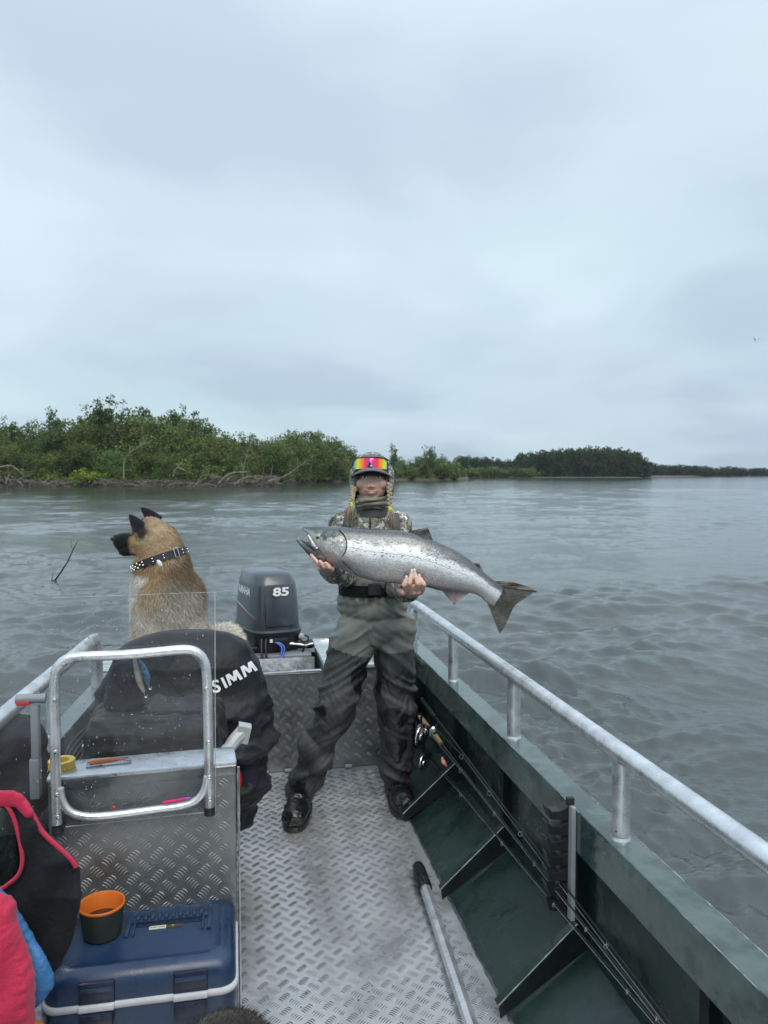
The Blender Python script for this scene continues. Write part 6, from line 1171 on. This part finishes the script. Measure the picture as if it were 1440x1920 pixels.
# ================================================================== POLE ON DECK
def build_pole():
    a = G(786, 1632, .028); b = G(884, 1925, .028); d = (b - a).normalized(); e = thing('net_handle', 'silver landing net handle with black grip lying on the deck', 'net handle', a)
    nr = Vector((0, 0, 1)); s = d.cross(nr)
    m = MB(); end = b + d * .6; pts = [a + d * .13, end]; m.tube(pts, .0205, 8); kid(m.build('shaft', M_['rail'], autos=20), e)
    m = MB(); m.tube([a - d * .035, a - d * .030, a - d * .02, a + d * .13, a + d * .135], [.012, .021, .0235, .0255, .0235], 20); g = kid(m.build('grip', M_['rubber']), e)
    for k in range(10): 
        an = 2 * math.pi * k / 10; off = s * math.cos(an) + nr * math.sin(an); m = MB(); m.tube([a + off * .0238, a + d * .12 + off * .0252], .0022, 5); kid(m.build('grip_rib', M_['rubber']), e)
build_pole()
# ================================================================== FISHING RODS
def reel(par, c, ax, out, s=1.0, handle=True):
    """spinning reel: c = rod seat point (world), ax = rod direction, out = direction the reel hangs"""
    ax, out = Vector(ax).normalized(), Vector(out).normalized(); sd = ax.cross(out).normalized(); R = Matrix((sd, out, ax)).transposed()
    m = MB(); m.tube([c, c + out * .035 * s], .006 * s, 8); m.ell(c + out * .050 * s, (.018 * s, .02 * s, .03 * s), R); o = kid(m.build('reel_body', M_['black']), par)
    m = MB(); sc = c + out * .055 * s + ax * .036 * s; m.lathe(sc, [(.001, .012 * s), (.012 * s, .013 * s), (.014 * s, .010 * s), (.024 * s, .010 * s), (.026 * s, .006 * s), (.021 * s, .003 * s), (.021 * s, -.012 * s), (.027 * s, -.016 * s), (.027 * s, -.024 * s), (.001, -.026 * s)], 28, R); kid(m.build('spool', M_['steel']), par)
    m = MB(); m.lathe(sc, [(.0215 * s, .003 * s), (.0222 * s, .0), (.0215 * s, -.012 * s)], 28, R); m.lathe(sc, [(.001, .0145 * s), (.011 * s, .0148 * s)], 20, R); kid(m.build('line_winding', M_['black']), par)
    m = MB(); m.tube([sc + (sd * math.cos(t) + out * math.sin(t)) * .032 * s + ax * (.006 * s) for t in np.linspace(-.3, math.pi + .3, 16)], .0018 * s, 6); kid(m.build('bail_wire', M_['steel']), par)
    if handle: m = MB(); h0 = c + out * .05 * s - sd * .015; m.tube([h0, h0 - sd * .04 * s, h0 - sd * .045 * s + out * .045 * s], .0035 * s, 6); m.tube([h0 - sd * .035 * s + out * .045 * s, h0 - sd * .07 * s + out * .047 * s], .008 * s, 8); kid(m.build('crank', M_['black']), par)
def rod(label, A, Bp, butt, gripmat, r0, seat, reel_s, out, cork2=None, guides=6, ext=.9):
    A, Bp = toW(A), toW(Bp); d = (Bp - A).normalized(); e = thing('fishing_rod', label, 'fishing rod', A, group='fishing rods stowed along the right side'); end = Bp + d * ext
    m = MB(); m.tube([A, end], [r0, r0 * .32], 8); kid(m.build('blank', M_['black']), e)
    m = MB(); m.tube([A - d * .02, A + d * .0, A + d * butt], [.008, .0125, .011], 12); kid(m.build('handle', gripmat), e)
    if cork2: m = MB(); m.tube([A + d * cork2[0], A + d * (cork2[0] + .02), A + d * cork2[1]], [.0125, .0145, .0085], 12); kid(m.build('fore_grip', gripmat), e)
    out = Vector(out); 
    if reel_s: reel(e, A + d * seat, d, out, reel_s)
    L_ = (end - A).length
    for k in range(guides):
        t = .28 + .68 * (k / max(1, guides - 1)) ** .9; c = A + d * L_ * t; rg_ = .011 * (1 - .85 * t) + .0012; q = c + out.normalized() * (rg_ + .006); u = out.normalized(); v = d.cross(u).normalized(); m = MB(); m.tube([q + (u * math.cos(a) + v * math.sin(a)) * rg_ for a in np.linspace(0, 2 * math.pi, 15)], .0011, 5); m.tube([c - d * .01, q + u * -rg_], .0010, 5); m.tube([c + d * .01, q + u * -rg_], .0010, 5); kid(m.build('line_guide', M_['grey']), e)
    m = MB(); lo = A + d * (seat + .06) + out.normalized() * .03; pts = [lo] + [A + d * L_ * (.28 + .68 * (k / max(1, guides - 1)) ** .9) + out.normalized() * .010 for k in range(guides)]; m.tube(pts, .0005, 4); kid(m.build('line', M_['lgrey']), e)
    return e
rod('upper black fishing rod closest to the gunwale', B(792, 1312, 'y', 3.80), B(1075, 1682, 'x', .900), .30, M_['black'], .0052, .36, .9, (-.6, -.1, -.9), guides=7)
rod('cork handled fishing rod with a large silver reel', B(788, 1344, 'y', 3.72), B(1068, 1698, 'x', .885), .18, M_['cork'], .0046, .20, 1.7, (-.55, -.75, .1), cork2=(.30, .42))
rod('lower fishing rod with a black reel below the cork one', B(792, 1400, 'y', 3.72), B(1056, 1712, 'x', .88), .16, M_['cloth2'], .0042, .18, 1.45, (-.5, -.75, .1), guides=5)
m = MB(); a = toW(B(829, 1420, 'y', 3.2)); b_ = toW(B(838, 1437, 'y', 3.17)); m.tube([a, a.lerp(b_, .5) + Vector((-.005, 0, 0)), b_], [.004, .010, .003], 10, smooth=4); o = m.build('spoon_lure', mat('pink_spoon', (.80, .10, .14), (.75, .45, .3), 60, .3)); tag(o, 'small pink and amber lure hooked onto the cork handled rod', 'lure')
# ================================================================== small things: leaves and dirt on deck, bird, splashes
leafy = mat('fallen_leaf', (.42, .42, .06), rough=.6); dirt = mat('dirt_crumb', (.03, .028, .02), rough=.9)
for k, (x, y) in enumerate(((688, 1733), (883, 1788), (846, 1865), (642, 1898), (905, 1843), (766, 1712), (862, 1690))):
    c = G(x, y, .0035); m = MB(); a = random.uniform(0, 3.1); u = Vector((math.cos(a), math.sin(a), 0)) * .007; v = Vector((-math.sin(a), math.cos(a), 0)) * .0028; m.add([c - u, c + v + Vector((0, 0, .001)), c + u, c - v], [(0, 1, 2, 3)]); o = m.build('fallen_leaf', leafy); sm = o.modifiers.new('s', 'SOLIDIFY'); sm.thickness = .0005
    tag(o, 'tiny yellow willow leaf lying on the tread plate deck', 'leaf', 'tiny leaves on the deck')
m = MB()
for k in range(90):
    x = random.choice([random.gauss(740, 60), random.uniform(470, 900), random.gauss(690, 15)]); y = random.uniform(1455, 1900); c = G(x, y, .001); 
    if B(x, y, 'z', 0).x > .76 or B(x, y, 'z', 0).x < 0: continue
    r = random.uniform(.0008, .0024); m.ell(c, (r * random.uniform(1, 2.2), r, r * .6), Matrix.Rotation(random.uniform(0, 3), 3, 'Z'), 6, 4)
tag(m.build('deck_grit', dirt), 'dark crumbs of mud and grit scattered over the deck', 'grit', kind='stuff')
c = P(1416, 637, 70); m = MB(); m.ell(c, (.04, .14, .045)); m.add([c + Vector((.02, -.05, 0)), c + Vector((.02, .06, 0)), c + Vector((.30, .05, .12)), c + Vector((.55, .1, .10)), c + Vector((.30, -.03, .13))], [(0, 1, 2, 4), (2, 3, 4)]); m.add([c + Vector((-.02, -.05, 0)), c + Vector((-.02, .06, 0)), c + Vector((-.1, .05, .15)), c + Vector((-.12, .1, .25)), c + Vector((-.1, -.03, .16))], [(0, 1, 2, 4), (2, 3, 4)]); m.tube([c, c + Vector((0, 0, -.30))], [.03, .005], 6)
tag(m.build('bird', M_['grey']), 'tiny distant bird flying high at the right edge of the sky', 'bird')

def splash(px, py, n, rad, label):
    c = G(px, py, WZ + .02); m = MB()
    for k in range(n):
        a = random.uniform(0, 6.3); d = abs(random.gauss(0, rad)); h = random.uniform(0, .03) * (1 - d / (3 * rad)); r = random.uniform(.0012, .0038); m.ell(c + Vector((math.cos(a) * d, math.sin(a) * d, h)), (r * random.uniform(1, 2.2), r, r * random.uniform(.5, 1.3)), Matrix.Rotation(a, 3, 'Z'), 7, 5)
    foam = D.materials.get('water_spatter') or mat('water_spatter', (.35, .40, .41), rough=.05, spec=.8); foam.node_tree.nodes['Principled BSDF'].inputs['Transmission Weight'].default_value = .6
    tag(m.build('splash', foam), label, 'splash', kind='stuff')
splash(1172, 1308, 60, .035, 'small splash of drops on the river beyond the middle rail post')
splash(1352, 1688, 70, .03, 'small splash of drops on the water at the lower right below the rail')
splash(1318, 1336, 24, .03, 'tiny splash on the river right of the rail')

# ================================================================== faint river haze (one closed box round everything)
hm = MB(); hm.box((0, 0, 8.5), (6800, 6800, 20)); hz_m = D.materials.new('haze_volume'); hz_m.use_nodes = True; N = hz_m.node_tree.nodes; N.clear(); o_ = N.new('ShaderNodeOutputMaterial'); v_ = N.new('ShaderNodeVolumePrincipled'); v_.inputs['Color'].default_value = (.80, .88, .95, 1); v_.inputs['Density'].default_value = 0.00015; v_.inputs['Anisotropy'].default_value = 0.0; hz_m.node_tree.links.new(v_.outputs[0], o_.inputs['Volume'])
tag(hm.build('haze', hz_m, smooth=False), 'thin damp haze over the river', 'haze', kind='stuff')
